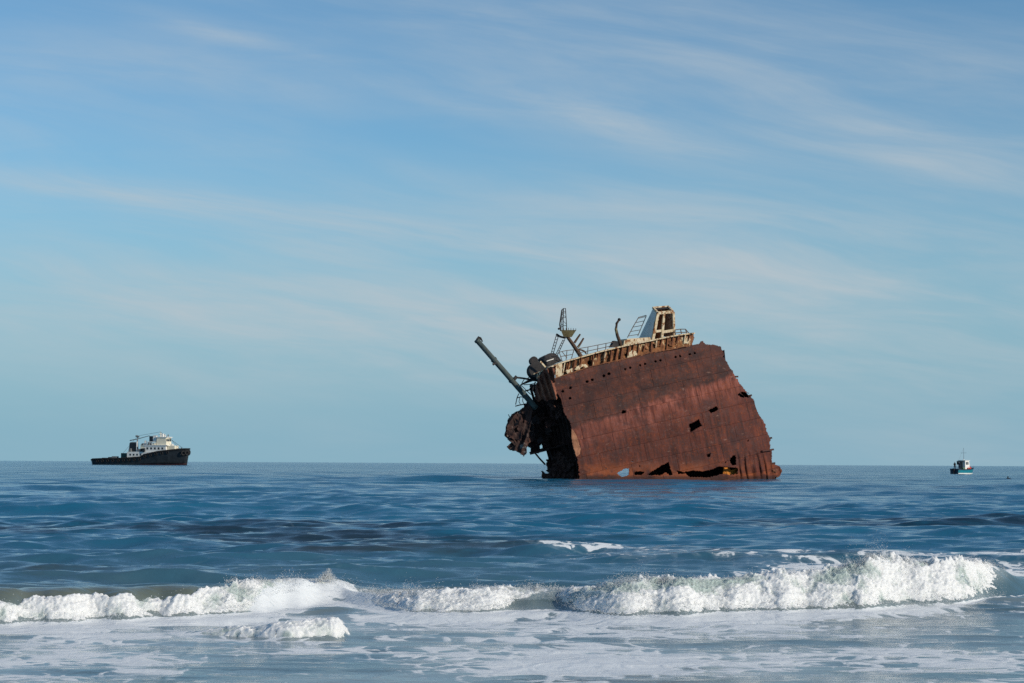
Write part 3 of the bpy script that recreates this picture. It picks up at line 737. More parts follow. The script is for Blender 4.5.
def plates():
    strake = 17.5; ln = 46.0
    for r in range(-1, 10):
        t0, t1 = r * strake - 6, (r + 1) * strake - 6
        offs = (r * 17.0) % ln
        for c in range(-1, 8):
            s0, s1 = c * ln - offs - 24, (c + 1) * ln - offs - 24
            ns = int(round((s1 - s0) / STEP)); ntt = int(round((t1 - t0) / STEP))
            sg = np.linspace(s0, s1, ns + 1); tg = np.linspace(t0, t1, ntt + 1)
            S, T_ = np.meshgrid(sg, tg)
            PX, PY = px_from(S, T_)
            cS = 0.25 * (S[1:, 1:] + S[:-1, 1:] + S[1:, :-1] + S[:-1, :-1]); cT = 0.25 * (T_[1:, 1:] + T_[:-1, 1:] + T_[1:, :-1] + T_[:-1, :-1])
            cx_, cy_ = px_from(cS, cT)
            jx = cx_ + 0.9 * fbm(cx_ / 3.1, cy_ / 3.1, 1.1, 3); jy = cy_ + 0.9 * fbm(cx_ / 3.1, cy_ / 3.1, 7.7, 3)
            keep = inpoly(jx, jy, HULL)
            if not keep.any(): continue
            for h in HOLES:
                keep &= ~inpoly(cx_ + 0.6 * (jx - cx_), cy_ + 0.6 * (jy - cy_), h)
            for (qx, qy) in PORT:
                keep &= ((cx_ - qx) ** 2 + (cy_ - qy) ** 2) > (1.42 if qx < 612 else 1.15) ** 2
            for (qx, qy) in SPECK:
                keep &= ((jx - qx) ** 2 + (jy - qy) ** 2) > 0.7 ** 2
            if keep.sum() < 6: continue
            uu = (S - s0) / (s1 - s0); ww = (T_ - t0) / (t1 - t0)
            v = hull_v(PX, PY, S, T_)
            v = v - 0.05 * (np.sin(np.clip(uu, 0, 1) * math.pi) * np.sin(np.clip(ww, 0, 1) * math.pi)) ** 0.6 * random.uniform(0.0, 0.8)
            rib = np.abs(((S / 5.2) % 1.0) - 0.5) * 2
            v = v + 0.003 * rib ** 2                                        # plating sagging between frames
            v = v + random.uniform(-0.006, 0.006)
            edge_up = sstep(0.93, 1.0, ww)
            v = v - 0.006 * edge_up                                         # lap of the strake below
            Vw = wp_np(PX.ravel(), PY.ravel(), v.ravel()) - np.array(P0)
            nc = ns + 1
            idx = (np.arange(ntt)[:, None] * nc + np.arange(ns)[None, :])[keep]
            Fq = np.stack([idx, idx + nc, idx + nc + 1, idx + 1], -1)
            used = np.zeros(len(Vw), bool); used[Fq.ravel()] = True
            remap = np.cumsum(used) - 1
            rnd = random.random() ** 2
            st = np.stack([S.ravel() * MPX, T_.ravel() * MPX, np.full(S.size, rnd)], -1)
            o = mesh_np('hull_plate', Vw[used], remap[Fq], M['hull'], side, True, {'st': ('FLOAT_VECTOR', st[used])})
            md = o.modifiers.new('thickness', 'SOLIDIFY'); md.thickness = 0.07; md.offset = -1
plates()
def sheet(name, poly, vfun, mat, step=1.0, jag=1.0, holes=(), thick=0.05, parent=wreck, smooth=True):
    xs = [p[0] for p in poly]; ys = [p[1] for p in poly]
    gx = np.arange(min(xs) - 1, max(xs) + 1 + step, step); gy = np.arange(min(ys) - 1, max(ys) + 1 + step, step)
    PX, PY = np.meshgrid(gx, gy)
    cx_ = PX[:-1, :-1] + step / 2; cy_ = PY[:-1, :-1] + step / 2
    jx = cx_ + jag * fbm(cx_ / 4.0, cy_ / 4.0, 3.1, 3); jy = cy_ + jag * fbm(cx_ / 4.0, cy_ / 4.0, 9.7, 3)
    keep = inpoly(jx, jy, poly)
    for h in holes: keep &= ~inpoly(jx, jy, h)
    V = wp_np(PX.ravel(), PY.ravel(), np.asarray(vfun(PX, PY), float).ravel()) - np.array(P0)
    nc = PX.shape[1]
    idx = (np.arange(PX.shape[0] - 1)[:, None] * nc + np.arange(nc - 1)[None, :])[keep]
    Fq = np.stack([idx, idx + nc, idx + nc + 1, idx + 1], -1)
    used = np.zeros(len(V), bool); used[Fq.ravel()] = True
    remap = np.cumsum(used) - 1
    o = mesh_np(name, V[used], remap[Fq], mat, parent, smooth)
    if thick:
        md = o.modifiers.new('thickness', 'SOLIDIFY'); md.thickness = thick; md.offset = -1
    return o
# far side of the hull, with a gap low down that lets daylight through
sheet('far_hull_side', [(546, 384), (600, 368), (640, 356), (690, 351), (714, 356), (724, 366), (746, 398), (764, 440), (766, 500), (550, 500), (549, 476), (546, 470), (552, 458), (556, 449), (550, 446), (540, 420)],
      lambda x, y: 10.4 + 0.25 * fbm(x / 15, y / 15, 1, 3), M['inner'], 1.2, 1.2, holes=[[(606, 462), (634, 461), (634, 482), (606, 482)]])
# added sheet behind the torn right edge, blocks sun and sky from the hull
ne = [(724, 350), (725, 360), (731, 371), (740, 385.5), (747, 394), (754, 403.5), (758, 415), (764, 425.5), (767, 437), (768, 450), (768, 500)]
fe = [(712, 354), (716, 362), (723, 372), (733, 386), (744, 396), (750, 405), (754, 416), (758, 426), (761, 437), (763, 450), (763, 500)]
rows_ = []
for (a, b) in zip(ne, fe):
    sa, ta = st_of(*a); v0 = float(hull_v(np.array([a[0]]), np.array([a[1]]), np.array([sa]), np.array([ta]))[0]) + 0.25
    rows_.append([wp(a[0] + (b[0] - a[0]) * f, a[1] + (b[1] - a[1]) * f, v0 + (10.3 - v0) * f) for f in np.linspace(0, 1, 10)])
mb = MB(); mb.add([p for r in rows_ for p in r], [(i * 10 + j, i * 10 + j + 1, i * 10 + 11 + j, i * 10 + 10 + j) for i in range(len(rows_) - 1) for j in range(9)])
o = W(mb, 'end_sun_block', M['inner']); md = o.modifiers.new('thickness', 'SOLIDIFY'); md.thickness = 0.06
# torn bulkhead closing the broken end
def uz(u, v, z): return P0 + E_U * u + E_V * v + E_Z * z
def edge_u(z): return float(np.interp(z, [-2, 0, 1.3, 2.9, 4.6, 6.2, 8.7, 10.7, 13.0], [0.1, 0.0, 0.0, -0.3, -0.9, -1.1, -2.1, -2.5, -3.7]))
def bulkhead(name, du, v0, v1, z0, z1, mat, cut, seed):
    nv, nz = 44, 60
    V = []; 
    for j in range(nz + 1):
        z = z0 + (z1 - z0) * j / nz
        for i in range(nv + 1):
            v = v0 + (v1 - v0) * i / nv
            V.append(uz(edge_u(z) + du, v, z) - P0)
    V = np.array(V); vv = np.tile(np.linspace(v0, v1, nv + 1), nz + 1); zz_ = np.repeat(np.linspace(z0, z1, nz + 1), nv + 1)
    V += np.outer(0.45 * fbm(vv / 1.7, zz_ / 1.7, seed, 3), np.array(E_U))
    n = nv + 1
    idx = (np.arange(nz)[:, None] * n + np.arange(nv)[None, :])
    cv = vv.reshape(nz + 1, n)[:-1, :-1]; cz = zz_.reshape(nz + 1, n)[:-1, :-1]
    keep = cut(cv + 0.5 * fbm(cv, cz, seed + 3, 3), cz + 0.5 * fbm(cv, cz, seed + 5, 3))
    idx = idx[keep]
    Fq = np.stack([idx, idx + n, idx + n + 1, idx + 1], -1)
    used = np.zeros(len(V), bool); used[Fq.ravel()] = True
    remap = np.cumsum(used) - 1
    o = mesh_np(name, V[used], remap[Fq], mat, wreck, False)
    md = o.modifiers.new('thickness', 'SOLIDIFY'); md.thickness = 0.05
    return o
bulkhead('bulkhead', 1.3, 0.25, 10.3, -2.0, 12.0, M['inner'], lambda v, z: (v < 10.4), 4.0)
for i in range(9):                                      # stiffeners standing on the bulkhead
    v = 0.9 + i * 1.1
    mb = MB()
    zs = np.linspace(-1.5, 11.6, 7)
    for a, b in zip(zs[:-1], zs[1:]):
        mb.bar(uz(edge_u(a) + 0.95, v, a), uz(edge_u(b) + 0.95, v + random.uniform(-.08, .08), b), 0.10, 0.32, E_V)
    W(mb, 'stiffener', M['inner'])
# decks: pitched slabs with ragged broken ends
def deck(z_at0, ulen_left, u_right, v0, v1, seed, mat, rag=1.6, slope=0.215, roll=0.12):
    nu, nv = 90, 34
    us = np.linspace(-ulen_left, u_right, nu + 1); vs_ = np.linspace(v0, v1, nv + 1)
    Uu, Vv = np.meshgrid(us, vs_)
    Zz = z_at0 + Uu * slope * math.cos(AY) * 1.03 - roll * Vv + 0.12 * fbm(Uu / 2.2, Vv / 2.2, seed, 3)
    Zz = Zz - 0.05 * np.clip(-Uu - ulen_left * 0.35, 0, 9) ** 2 * 0.6
    P = np.array(P0) * 0 + Uu[..., None] * np.array(E_U) + Vv[..., None] * np.array(E_V) + Zz[..., None] * np.array(E_Z)
    n = nu + 1
    idx = (np.arange(nv)[:, None] * n + np.arange(nu)[None, :])
    cu = Uu[:-1, :-1]; cv = Vv[:-1, :-1]
    keep = cu > (-ulen_left + rag * (0.5 + 1.2 * fbm(cv / 1.4, cv * 0 + seed, 1.0, 4)))
    idx = idx[keep]
    Fq = np.stack([idx, idx + 1, idx + n + 1, idx + n], -1)
    V = P.reshape(-1, 3)
    used = np.zeros(len(V), bool); used[Fq.ravel()] = True
    remap = np.cumsum(used) - 1
    o = mesh_np('deck', V[used], remap[Fq], mat, wreck, False)
    md = o.modifiers.new('thickness', 'SOLIDIFY'); md.thickness = 0.14
    return o
z_top = lambda px, py: wp(px, py).z
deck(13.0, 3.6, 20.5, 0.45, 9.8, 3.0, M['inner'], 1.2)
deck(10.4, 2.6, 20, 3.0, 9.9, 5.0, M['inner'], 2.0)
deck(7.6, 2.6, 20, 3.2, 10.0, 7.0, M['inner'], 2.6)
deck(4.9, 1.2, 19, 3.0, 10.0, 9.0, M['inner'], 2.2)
# hanging stern section: crumpled plates folding down and to the left
HANG = [(504.2, 434.9), (508.0, 419.0), (512.4, 413.9), (518, 411.0), (522.4, 408.4), (525.6, 404.4), (531, 401.5), (533, 404), (531, 420), (529, 436), (528.4, 444), (526.8, 447), (526.4, 453.2), (524, 455.9), (516, 450.8), (512, 451), (509.5, 450.8), (507, 446.6), (509, 445.8), (512.4, 442.4), (508, 440)]
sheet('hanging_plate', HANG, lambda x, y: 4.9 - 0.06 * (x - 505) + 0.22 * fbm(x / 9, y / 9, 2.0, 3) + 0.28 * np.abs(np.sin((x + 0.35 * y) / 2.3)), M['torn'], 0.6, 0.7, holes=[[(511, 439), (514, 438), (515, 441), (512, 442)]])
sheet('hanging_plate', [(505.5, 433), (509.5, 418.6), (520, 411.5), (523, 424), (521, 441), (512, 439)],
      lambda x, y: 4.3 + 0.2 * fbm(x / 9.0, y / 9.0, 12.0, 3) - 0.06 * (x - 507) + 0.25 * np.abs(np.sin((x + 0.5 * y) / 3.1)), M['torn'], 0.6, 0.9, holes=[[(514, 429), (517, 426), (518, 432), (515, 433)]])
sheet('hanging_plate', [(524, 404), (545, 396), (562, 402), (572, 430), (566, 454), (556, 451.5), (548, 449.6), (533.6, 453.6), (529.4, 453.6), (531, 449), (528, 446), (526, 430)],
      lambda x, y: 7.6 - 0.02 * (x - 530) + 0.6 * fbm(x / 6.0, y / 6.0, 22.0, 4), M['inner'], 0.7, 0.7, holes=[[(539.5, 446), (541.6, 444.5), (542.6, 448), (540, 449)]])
for k in range(46):                                    # loose torn sheets and angles in the broken end
    if k < 20:
        cx_, cy_ = random.uniform(512, 540), random.uniform(412, 446); v = random.uniform(4.2, 8.0); sz = random.uniform(2.0, 5.0)
        cy_ = max(cy_, 420 - (cx_ - 510) * 0.45)
    elif k < 34:
        cx_, cy_ = random.uniform(540, 572), random.uniform(396, 450); v = random.uniform(1.5, 8.5); sz = random.uniform(2.0, 6.0); cx_ = min(cx_, 558 + (cy_ - 400) * 0.3)
    else:
        cx_, cy_ = random.uniform(548, 574), random.uniform(456, 478); v = random.uniform(4.0, 8.5); sz = random.uniform(2.0, 4.5)
    aa = random.uniform(0, 6.28); asp = random.uniform(0.35, 1.0); dv = random.uniform(-1.2, 1.2)
    poly = []
    for q in range(5):
        w_ = aa + q * 1.2566 + random.uniform(-.4, .4)
        poly.append((cx_ + sz * math.cos(w_), cy_ + sz * asp * 1.5 * math.sin(w_)))
    sheet('torn_plate', poly, lambda x, y: v + dv * (x - cx_) * MPX * 1.4 + random.uniform(-1, 1) * (y - cy_) * MPX + 0.15 * fbm(x / 2.5, y / 2.5, k * 1.7, 2), M['torn'] if k < 20 and random.random() < 0.7 else M['inner'], 0.8, 0.7, thick=0.04, smooth=False)
sheet('torn_plate', [(543, 478), (544, 473.6), (548, 474), (549, 468.5), (553, 463), (552, 458), (558, 452), (566, 456), (574, 462), (576, 490), (543, 490)], lambda x, y: 6.5 - 0.12 * (x - 543) + 0.5 * fbm(x / 4, y / 4, 2.2, 3), M['inner'], 0.8, 1.3)
sheet('torn_plate', [(541.5, 471), (543, 470.6), (545.6, 475), (549, 474), (553, 478), (552, 488), (543, 488)], lambda x, y: 4.5 + 0.3 * fbm(x / 4, y / 4, 12.2, 3), M['inner'], 0.7, 0.8)
mb = MB(); mb.tube([wp(535, 453, 7.0), wp(540, 459, 6.8), wp(545.3, 464.6, 6.7)], 0.11, 6); W(mb, 'hanging_strut', M['inner'])
mb = MB(); mb.bar(wp(530, 454, 6.6), wp(549, 449.4, 6.0), 0.22, 0.14, E_Z); W(mb, 'broken_beam', M['inner'])
for (a, b, v, w_) in (((507.4, 447), (513, 441.6), 4.6, .20), ((512, 414), (521, 436), 4.0, .16), ((517, 412), (527, 446), 3.9, .18), ((506.6, 430), (530, 421), 4.0, .14), ((509, 437.6), (533, 431), 4.1, .16), ((523.6, 456.4), (528, 432), 4.3, .14), ((527, 402), (535, 440), 4.6, .2), ((519, 452.6), (521, 430), 4.4, .12)):
    mb = MB(); mb.bar(wp(*a, v), wp(*b, v + .3), w_, 0.10, E_V); W(mb, 'bent_frame', M['torn'])
mb = MB(); mb.tube([wp(522.5, 410, 4.6), wp(514, 414.6, 4.7), wp(510, 419, 4.8), wp(505.4, 434, 5.2)], 0.10, 6); W(mb, 'bent_pipe', M['torn'])
mb = MB(); mb.tube([wp(509.6, 417, 4.7), wp(508.4, 414.5, 4.7)], 0.05, 5); W(mb, 'bent_pipe', M['torn'])
# peeled strip of plating left of the hull edge, hanging in folds
sheet('peeled_plate', [(548, 368), (555.5, 366), (554, 380), (556.5, 392), (557, 400), (551, 398), (547, 402), (542.5, 399), (538, 402), (535.5, 399), (535, 388), (538, 379), (542, 372.5)],
      lambda x, y: 1.2 - 0.16 * (x - 536) + 0.30 * np.sin((x - 0.32 * (y - 380)) * 1.15) + 0.3 * fbm(x / 6, y / 9, 3.3, 3), M['peel'], 0.6, 0.8)
sheet('peeled_plate', [(548, 398), (556, 394), (562, 402), (566, 416), (562, 420), (556, 410), (552, 412), (548, 404)],
      lambda x, y: 1.6 + 0.5 * fbm(x / 5, y / 5, 8.3, 3), M['inner'], 0.7, 1.2)
sheet('peeled_plate', [(571.6, 429), (573.6, 431), (577, 437), (580.6, 449), (580, 454), (576.6, 457), (573.6, 448), (571.8, 440)], lambda x, y: -0.75 + 0.045 * (x - 571) + 0.1 * fbm(x / 4, y / 5, 9.3, 2), M['flap'], 0.5, 0.5)
# upper strake: recessed rusted band between gunwale and deck rim, with brackets
RIM = interp([(546, 369), (548.5, 367.5), (563, 362), (600, 351.5), (625, 345.6), (651.3, 340.4), (677.7, 335), (693.5, 333.2)])
GUN = interp([(545, 382), (552.6, 379.7), (571, 373.4), (590, 367), (613, 361.6), (630, 358), (650, 353), (675, 349), (691, 345.4), (704, 344)])
top_poly = [(554, 366)] + [(x, float(RIM(x)) + 0.4) for x in np.arange(560, 694, 6)] + [(693.6, 334), (694, 338), (691.5, 346)] + [(x, float(GUN(x)) + 2.5) for x in np.arange(690, 554, -8)]
sheet('upper_strake', top_poly, lambda x, y: 0.10 - 0.28 * sstep(590, 640, x) + 0.10 * fbm(x / 7, y / 5, 4.0, 3) + 2.6 * np.clip((x - 684) / 10, 0, 1) ** 2, M['orange'], 0.7, 0.5,
      holes=[[(587.3, 361.2), (589, 360.2), (590.6, 361.4), (590.6, 364), (589, 365), (587.4, 364)], [(624, 354.6), (626.5, 353), (628, 355.5), (625.5, 357.4)]])
x = 564.5; k = 0
while x < 690:
    h = float(RIM(x)); g = float(GUN(x)) - 0.6
    if not (586 < x < 592):
        mb = MB()
        lean = random.uniform(0.8, 2.6)
        a = wp(x, h + 0.8, -0.28); b = wp(x - lean, g - random.choice([0, 0, 2.5, 4]), -0.22)
        mb.bar(a, b, random.uniform(0.08, 0.20), 0.30, E_U)
        W(mb, 'bracket', M['cream'] if random.random() < (0.28 if x > 625 else 0.12) else M['brown'])
    x += random.uniform(4.6, 7.0); k += 1
mb = MB()
xs = [548, 553, 558, 563, 572, 582, 592, 602, 612, 622, 632, 642, 652, 662, 672, 682, 690, 693.2]
for a, b in zip(xs[:-1], xs[1:]):
    mb.bar(wp(a, float(RIM(a)), -0.36), wp(b, float(RIM(b)), -0.36 if b < 688 else 0.0), 0.15, 0.55, E_Z)
W(mb, 'deck_rim', M['cream'])
mb = MB()
for a, b in zip(xs[1:-2], xs[2:-1]):
    mb.bar(wp(a, float(GUN(a)) - 0.4, -0.98), wp(b, float(GUN(b)) - 0.4, -0.98), 0.09, 0.30, E_Z)
W(mb, 'gunwale_bar', M['brown'])
def panel(poly, v=-0.35, mat='cream', jag=0.5, name='paint_panel'):
    return sheet(name, poly, lambda x, y: v + 0.05 * fbm(x / 5, y / 5, poly[0][0], 2), M[mat], 0.5, jag, thick=0.05)
panel([(555.5, 365.2), (562.4, 362.6), (562, 376.2), (558.5, 378), (555.8, 379.3)], -0.45)
panel([(549, 368), (554, 366), (553, 369), (549.5, 370.5)], -0.4)
panel([(566.2, 370.5), (573, 367.8), (573.6, 371.6), (567, 374.2)])
panel([(575, 369.8), (576, 366.8), (581.5, 364.2), (586, 364.2), (588.2, 367), (585, 368.3), (583.6, 366.2), (580.4, 367.8), (578.5, 370.4)])
panel([(591.6, 359.5), (599, 356.6), (600, 363.4), (593, 366)], mat='orange')
panel([(628, 353), (632, 350.2), (636, 351.4), (637.6, 354.6), (631, 357.6), (627.2, 357.8)])
panel([(667, 343), (672, 341), (676, 343.4), (673, 346), (669, 346)], mat='orange')
panel([(681, 338), (688, 336), (691, 339.5), (688, 344), (683, 343)], -0.2)
panel([(654, 343.6), (658, 342.6), (660, 346), (656, 347)], mat='orange')
panel([(643, 344.6), (646, 344.2), (648.6, 348.6), (646.4, 349.6)], mat='orange')
# weather deck
mb = MB()
dk = []
for x in xs[1:]:
    a = wp(x, float(RIM(x)) + 0.3, -0.2) - P0; dk.append(a)
vsd = []; fsd = []
for i, a in enumerate(dk):
    for v, dz in ((0, 0), (5, -0.95), (9.6, -2.0)):
        vsd.append(P0 + a + E_V * v + E_Z * dz)
for i in range(len(dk) - 1):
    for j in range(2):
        q = i * 3 + j; fsd.append((q, q + 3, q + 4, q + 1))
mb.add(vsd, fsd); o = W(mb, 'weather_deck', M['brown']); md = o.modifiers.new('thickness', 'SOLIDIFY'); md.thickness = 0.12; md.offset = -1
# railings
def railing(rails, posts, v, r=0.045):
    root = empty('railing', (0, 0, 0)); root.parent = wreck
    for pl in rails:
        mb = MB(); mb.tube([wp(x, y, v) for x, y in pl], r, 5); W(mb, 'rail', M['rail'], root)
    for (a, b) in posts:
        mb = MB(); mb.tube([wp(*a, v), wp(*b, v)], r * 1.15, 5); W(mb, 'post', M['rail'], root)
railing([[(559.2, 352.2), (566, 350.6), (574, 349.8)], [(560.5, 356.6), (567, 355.4), (572.4, 354.4)], [(562, 351.6), (567, 358)]], [((559.2, 352.2), (562.4, 361.6)), ((574, 349.8), (571.4, 358.6)), ((567, 350.4), (566, 360))], 1.0)
railing([[(580, 348.4), (590, 346.6), (600, 344.6), (614.5, 341.8)], [(577, 353.2), (590, 350.6), (602, 348), (613, 345.6)]], [((588, 347), (587.6, 354)), ((598, 345), (597.4, 351.4)), ((606, 343.5), (605.6, 349.6)), ((580, 348.4), (579.6, 356.4))], 0.2)
railing([[(674.5, 330), (680, 329.2), (685.5, 329.2), (689.6, 334)], [(675, 333), (681, 332.4), (686.5, 332.4)]], [((675, 330), (675.4, 335.4)), ((680.6, 329.2), (681.6, 334.4)), ((685.5, 329.2), (687, 333.8))], 0.3, 0.06)
# davit
mb = MB(); mb.tube([wp(621, 347, 0.3), wp(619.4, 341, 0.3), wp(617.5, 336, 0.3), wp(615.9, 329, 0.3), wp(616.6, 323.5, 0.3), wp(619.2, 319.6, 0.3)], 0.24, 8, 0.14); W(mb, 'davit', M['mast'], smooth=True)
mb = MB(); mb.ball(wp(619.2, 319.6, 0.3), 0.2); W(mb, 'davit_head', M['dark'], smooth=True)
mb = MB(); p = wp(614, 347.6, 0.4); mb.hexa([p + E_U * a + E_V * b + E_Z * c for (a, b, c) in ((-.55, -.3, 0), (.5, -.3, .1), (.5, .4, .1), (-.55, .4, 0), (-.1, -.25, .85), (.45, -.25, .8), (.45, .35, .8), (-.1, .35, .85))]); W(mb, 'bollard_block', M['dark'])
# low cream hatch box
def hx(p8): 
    mb = MB(); mb.hexa(p8); return mb
def prism(front, v0, v1):
    a = [wp(x, y, v0) for x, y in front]
    off = E_V * (v1 - v0)
    return a + [q + off for q in a]
fr = [(623.4, 345.6), (641.4, 341.8), (640.4, 338), (624.4, 340.6)]
a = prism(fr, 0.4, 1.9); W(hx([a[0], a[1], a[5], a[4], a[3], a[2], a[6], a[7]]), 'hatch_box', M['cream'])
# leaning deckhouse: pale end wall, open framed side
house = empty('deckhouse', (0, 0, 0)); house.parent = wreck
A_t, A_b = wp(657.5, 313.2, 1.2), wp(651.8, 342.2, 1.2)
B_t, B_b = wp(672.8, 312, 1.2), wp(673.7, 338.2, 1.2)
C_t, C_b = wp(653, 308.3, 2.7), wp(638.2, 339.6, 5.0)
D_t = C_t + (B_t - A_t) * 0.97; D_b = C_b + (B_b - A_b)
def wall(p, q, r, s_, thk, name, mat):
    n_ = (q - p).cross(s_ - p).normalized() * thk
    W(hx([p, q, q + n_, p + n_, s_, r, r + n_, s_ + n_]), name, mat, house)
wall(A_b, C_b, C_t, A_t, 0.08, 'end_wall', M['greyblue'])
wall(B_b, D_b, D_t, B_t, -0.08, 'end_wall', M['cream'])
wall(C_b, D_b, D_t, C_t, 0.08, 'back_wall', M['brown'])
fu = (B_t - A_t).normalized(); fd = E_V
def beam(a, b, wd, th, name, mat='cream', sdv=None):
    mb = MB(); mb.bar(a, b, wd, th, sdv if sdv is not None else fu); W(mb, name, M[mat], house)
L = lambda a, b, f: a + (b - a) * f
f0 = -E_V * 0.10
beam(A_b + f0, A_t + f0, 0.36, 0.30, 'frame_post')
beam(L(A_b, B_b, .43) + f0, L(A_t, B_t, .40) + f0, 0.30, 0.26, 'frame_post')
beam(B_b + f0, B_t + f0, 0.30, 0.30, 'frame_post')
beam(A_t + f0 * 1.1, B_t + f0 * 1.1, 0.34, 0.30, 'frame_beam', sdv=E_Z)
beam(L(A_b, A_t, .36) + f0 * .8, L(L(A_b, B_b, .43), L(A_t, B_t, .40), .36) + f0 * .8, 0.30, 0.22, 'frame_beam', sdv=E_Z)
beam(L(L(A_b, B_b, .43), L(A_t, B_t, .40), .30) + f0 * .8, L(B_b, B_t, .30) + f0 * .8, 0.34, 0.22, 'frame_beam', sdv=E_Z)
beam(A_b + f0 * 1.1, B_b + f0 * 1.1, 0.30, 0.28, 'frame_beam', sdv=E_Z)
# partition and roof rim
wall(L(A_b, B_b, .43) + E_V * .25, L(C_b, D_b, .43), L(C_t, D_t, .43), L(A_t, B_t, .43) + E_V * .25, 0.06, 'partition', M['brown'])
for (a, b) in ((A_t, B_t), (B_t, D_t), (D_t, C_t), (C_t, A_t)):
    beam(a + E_Z * 0.10, b + E_Z * 0.10, 0.22, 0.24, 'roof_rim', 'cream', sdv=E_Z)
wall(L(A_t, C_t, .62) + E_Z * .03, L(B_t, D_t, .62) + E_Z * .03, D_t + E_Z * .03, C_t + E_Z * .03, 0.05, 'roof_plate', M['dark'])
# platform and inclined ladder at the pale wall
lad = empty('ladder', (0, 0, 0)); lad.parent = wreck
lp = [[(627.5, 337.6), (633, 327), (638.6, 317.4), (646.2, 315.4)], [(637.8, 336), (642, 326), (646.4, 315.6)]]
for pl, v in zip(lp, (3.2, 2.6)):
    mb = MB(); mb.tube([wp(x, y, v) for x, y in pl], 0.055, 5); W(mb, 'rail', M['rail'], lad)
for f in (0.08, 0.30, 0.52, 0.74, 0.95):
    ax, ay = (627.5 + 11.1 * f, 337.6 - 20.2 * f); bx_, by_ = (637.8 + 8.6 * f, 336 - 20.4 * f)
    mb = MB(); mb.tube([wp(ax, ay, 3.2), wp(bx_, by_, 2.6)], 0.04, 5); W(mb, 'rung', M['rail'], lad)
a = prism([(626, 346), (652, 341.6), (650, 337.2), (627, 338.8)], 1.0, 3.0); W(hx([a[0], a[1], a[5], a[4], a[3], a[2], a[6], a[7]]), 'ladder_platform', M['cream'])
# leaning mast with lattice top
mast = empty('signal_mast', (0, 0, 0)); mast.parent = wreck
VM = 3.2
mb = MB(); mb.tube([wp(582.5, 360, VM), wp(580, 355, VM), wp(573, 344.6, VM), wp(565, 333.4, VM)], 0.30, 8, 0.20); W(mb, 'mast_pole', M['mast'], mast, True)
for pl in ([(574.6, 342.6), (577.6, 338), (580.2, 334.2)], [(578, 347.2), (581, 342.6), (583.6, 338.2)]):
    mb = MB(); mb.tube([wp(x, y, VM - .1) for x, y in pl], 0.16, 6, 0.11); W(mb, 'mast_arm', M['mast'], mast)
mb = MB(); mb.tube([wp(578.6, 349, VM), wp(584, 351, VM), wp(586.4, 353.6, VM)], 0.10, 6); W(mb, 'mast_stay', M['mast'], mast)
tp = [wp(560.8, 330.0, VM - 1.0), wp(576.4, 330.0, VM - 1.0), wp(575.0, 331.2, VM + 1.0), wp(561.4, 331.2, VM + 1.0)]
bt = [wp(563.4, 336.6, VM - .3), wp(571.6, 337.2, VM - .3), wp(571.4, 337.2, VM + .3), wp(563.6, 336.6, VM + .3)]
W(hx(bt + tp), 'crow_platform', M['yellow'], mast)
for i in range(7):
    f = i / 6
    mb = MB(); mb.tube([wp(561.2 + 14.6 * f, 330, VM - 1.02), wp(561.2 + 14.6 * f, 327.8 + 1.2 * abs(f - .5), VM - 1.02)], 0.035, 4); W(mb, 'platform_pin', M['mast'], mast)
legs = [((561.7, 310), (559.6, 324.6), (560.6, 331)), ((563.4, 308.4), (563.1, 319), (563.0, 330.4)), ((565.5, 308.4), (566.2, 319), (566.8, 330.4)), ((562.2, 309), (561.2, 320), (561.0, 330))]
lv = [VM - .4, VM - .5, VM + .1, VM + .4]
for pl, v in zip(legs, lv):
    mb = MB(); mb.tube([wp(x, y, v) for x, y in pl], 0.055 if v > VM else 0.07, 5); W(mb, 'lattice_leg', M['dark'], mast)
for i in range(8):
    f = i / 7
    pt = lambda q, f: (np.interp(f, [0, .66, 1], [c[0] for c in legs[q]]), np.interp(f, [0, .66, 1], [c[1] for c in legs[q]]))
    for (q, r) in ((1, 2), (0, 1)):
        a = pt(q, f); b = pt(r, min(1, f + (0.10 if i % 2 else 0)))
        mb = MB(); mb.tube([wp(*a, lv[q]), wp(*b, lv[r])], 0.035, 4); W(mb, 'lattice_brace', M['dark'], mast)
mb = MB(); mb.ball(wp(558.8, 328.8, VM - .5), 0.14); W(mb, 'lamp', M['dark'], mast)
mb = MB(); mb.tube([wp(558.8, 328.8, VM - .5), wp(560.6, 326.6, VM - .4)], 0.04, 4); W(mb, 'lamp_arm', M['dark'], mast)
mb = MB(); mb.tube([wp(556.4, 334.2, VM), wp(560, 336.6, VM), wp(565.4, 338, VM)], 0.13, 6); W(mb, 'mast_arm', M['dark'], mast)
ml = empty('mast_ladder', (0, 0, 0)); ml.parent = wreck
for (a, b, v) in (((556.6, 334.4), (550.4, 356), VM - .2), ((558.6, 335.6), (552.4, 356.6), VM + .5), ((563, 339.7), (554.6, 356.8), VM - .2), ((564.8, 339.4), (556.6, 357), VM + .5)):
    mb = MB(); mb.tube([wp(*a, v), wp(*b, v)], 0.05, 5); W(mb, 'rail', M['dark'], ml)
for i in range(7):
    f = (i + .5) / 7
    mb = MB(); mb.tube([wp(556.6 - 6.2 * f, 334.4 + 21.6 * f, VM - .2), wp(558.6 - 6.2 * f, 335.6 + 21 * f, VM + .5)], 0.04, 4); W(mb, 'rung', M['dark'], ml)
    mb = MB(); mb.tube([wp(563 - 8.4 * f, 339.7 + 17.1 * f, VM - .2), wp(564.8 - 8.2 * f, 339.4 + 17.6 * f, VM + .5)], 0.04, 4); W(mb, 'rung', M['dark'], ml)
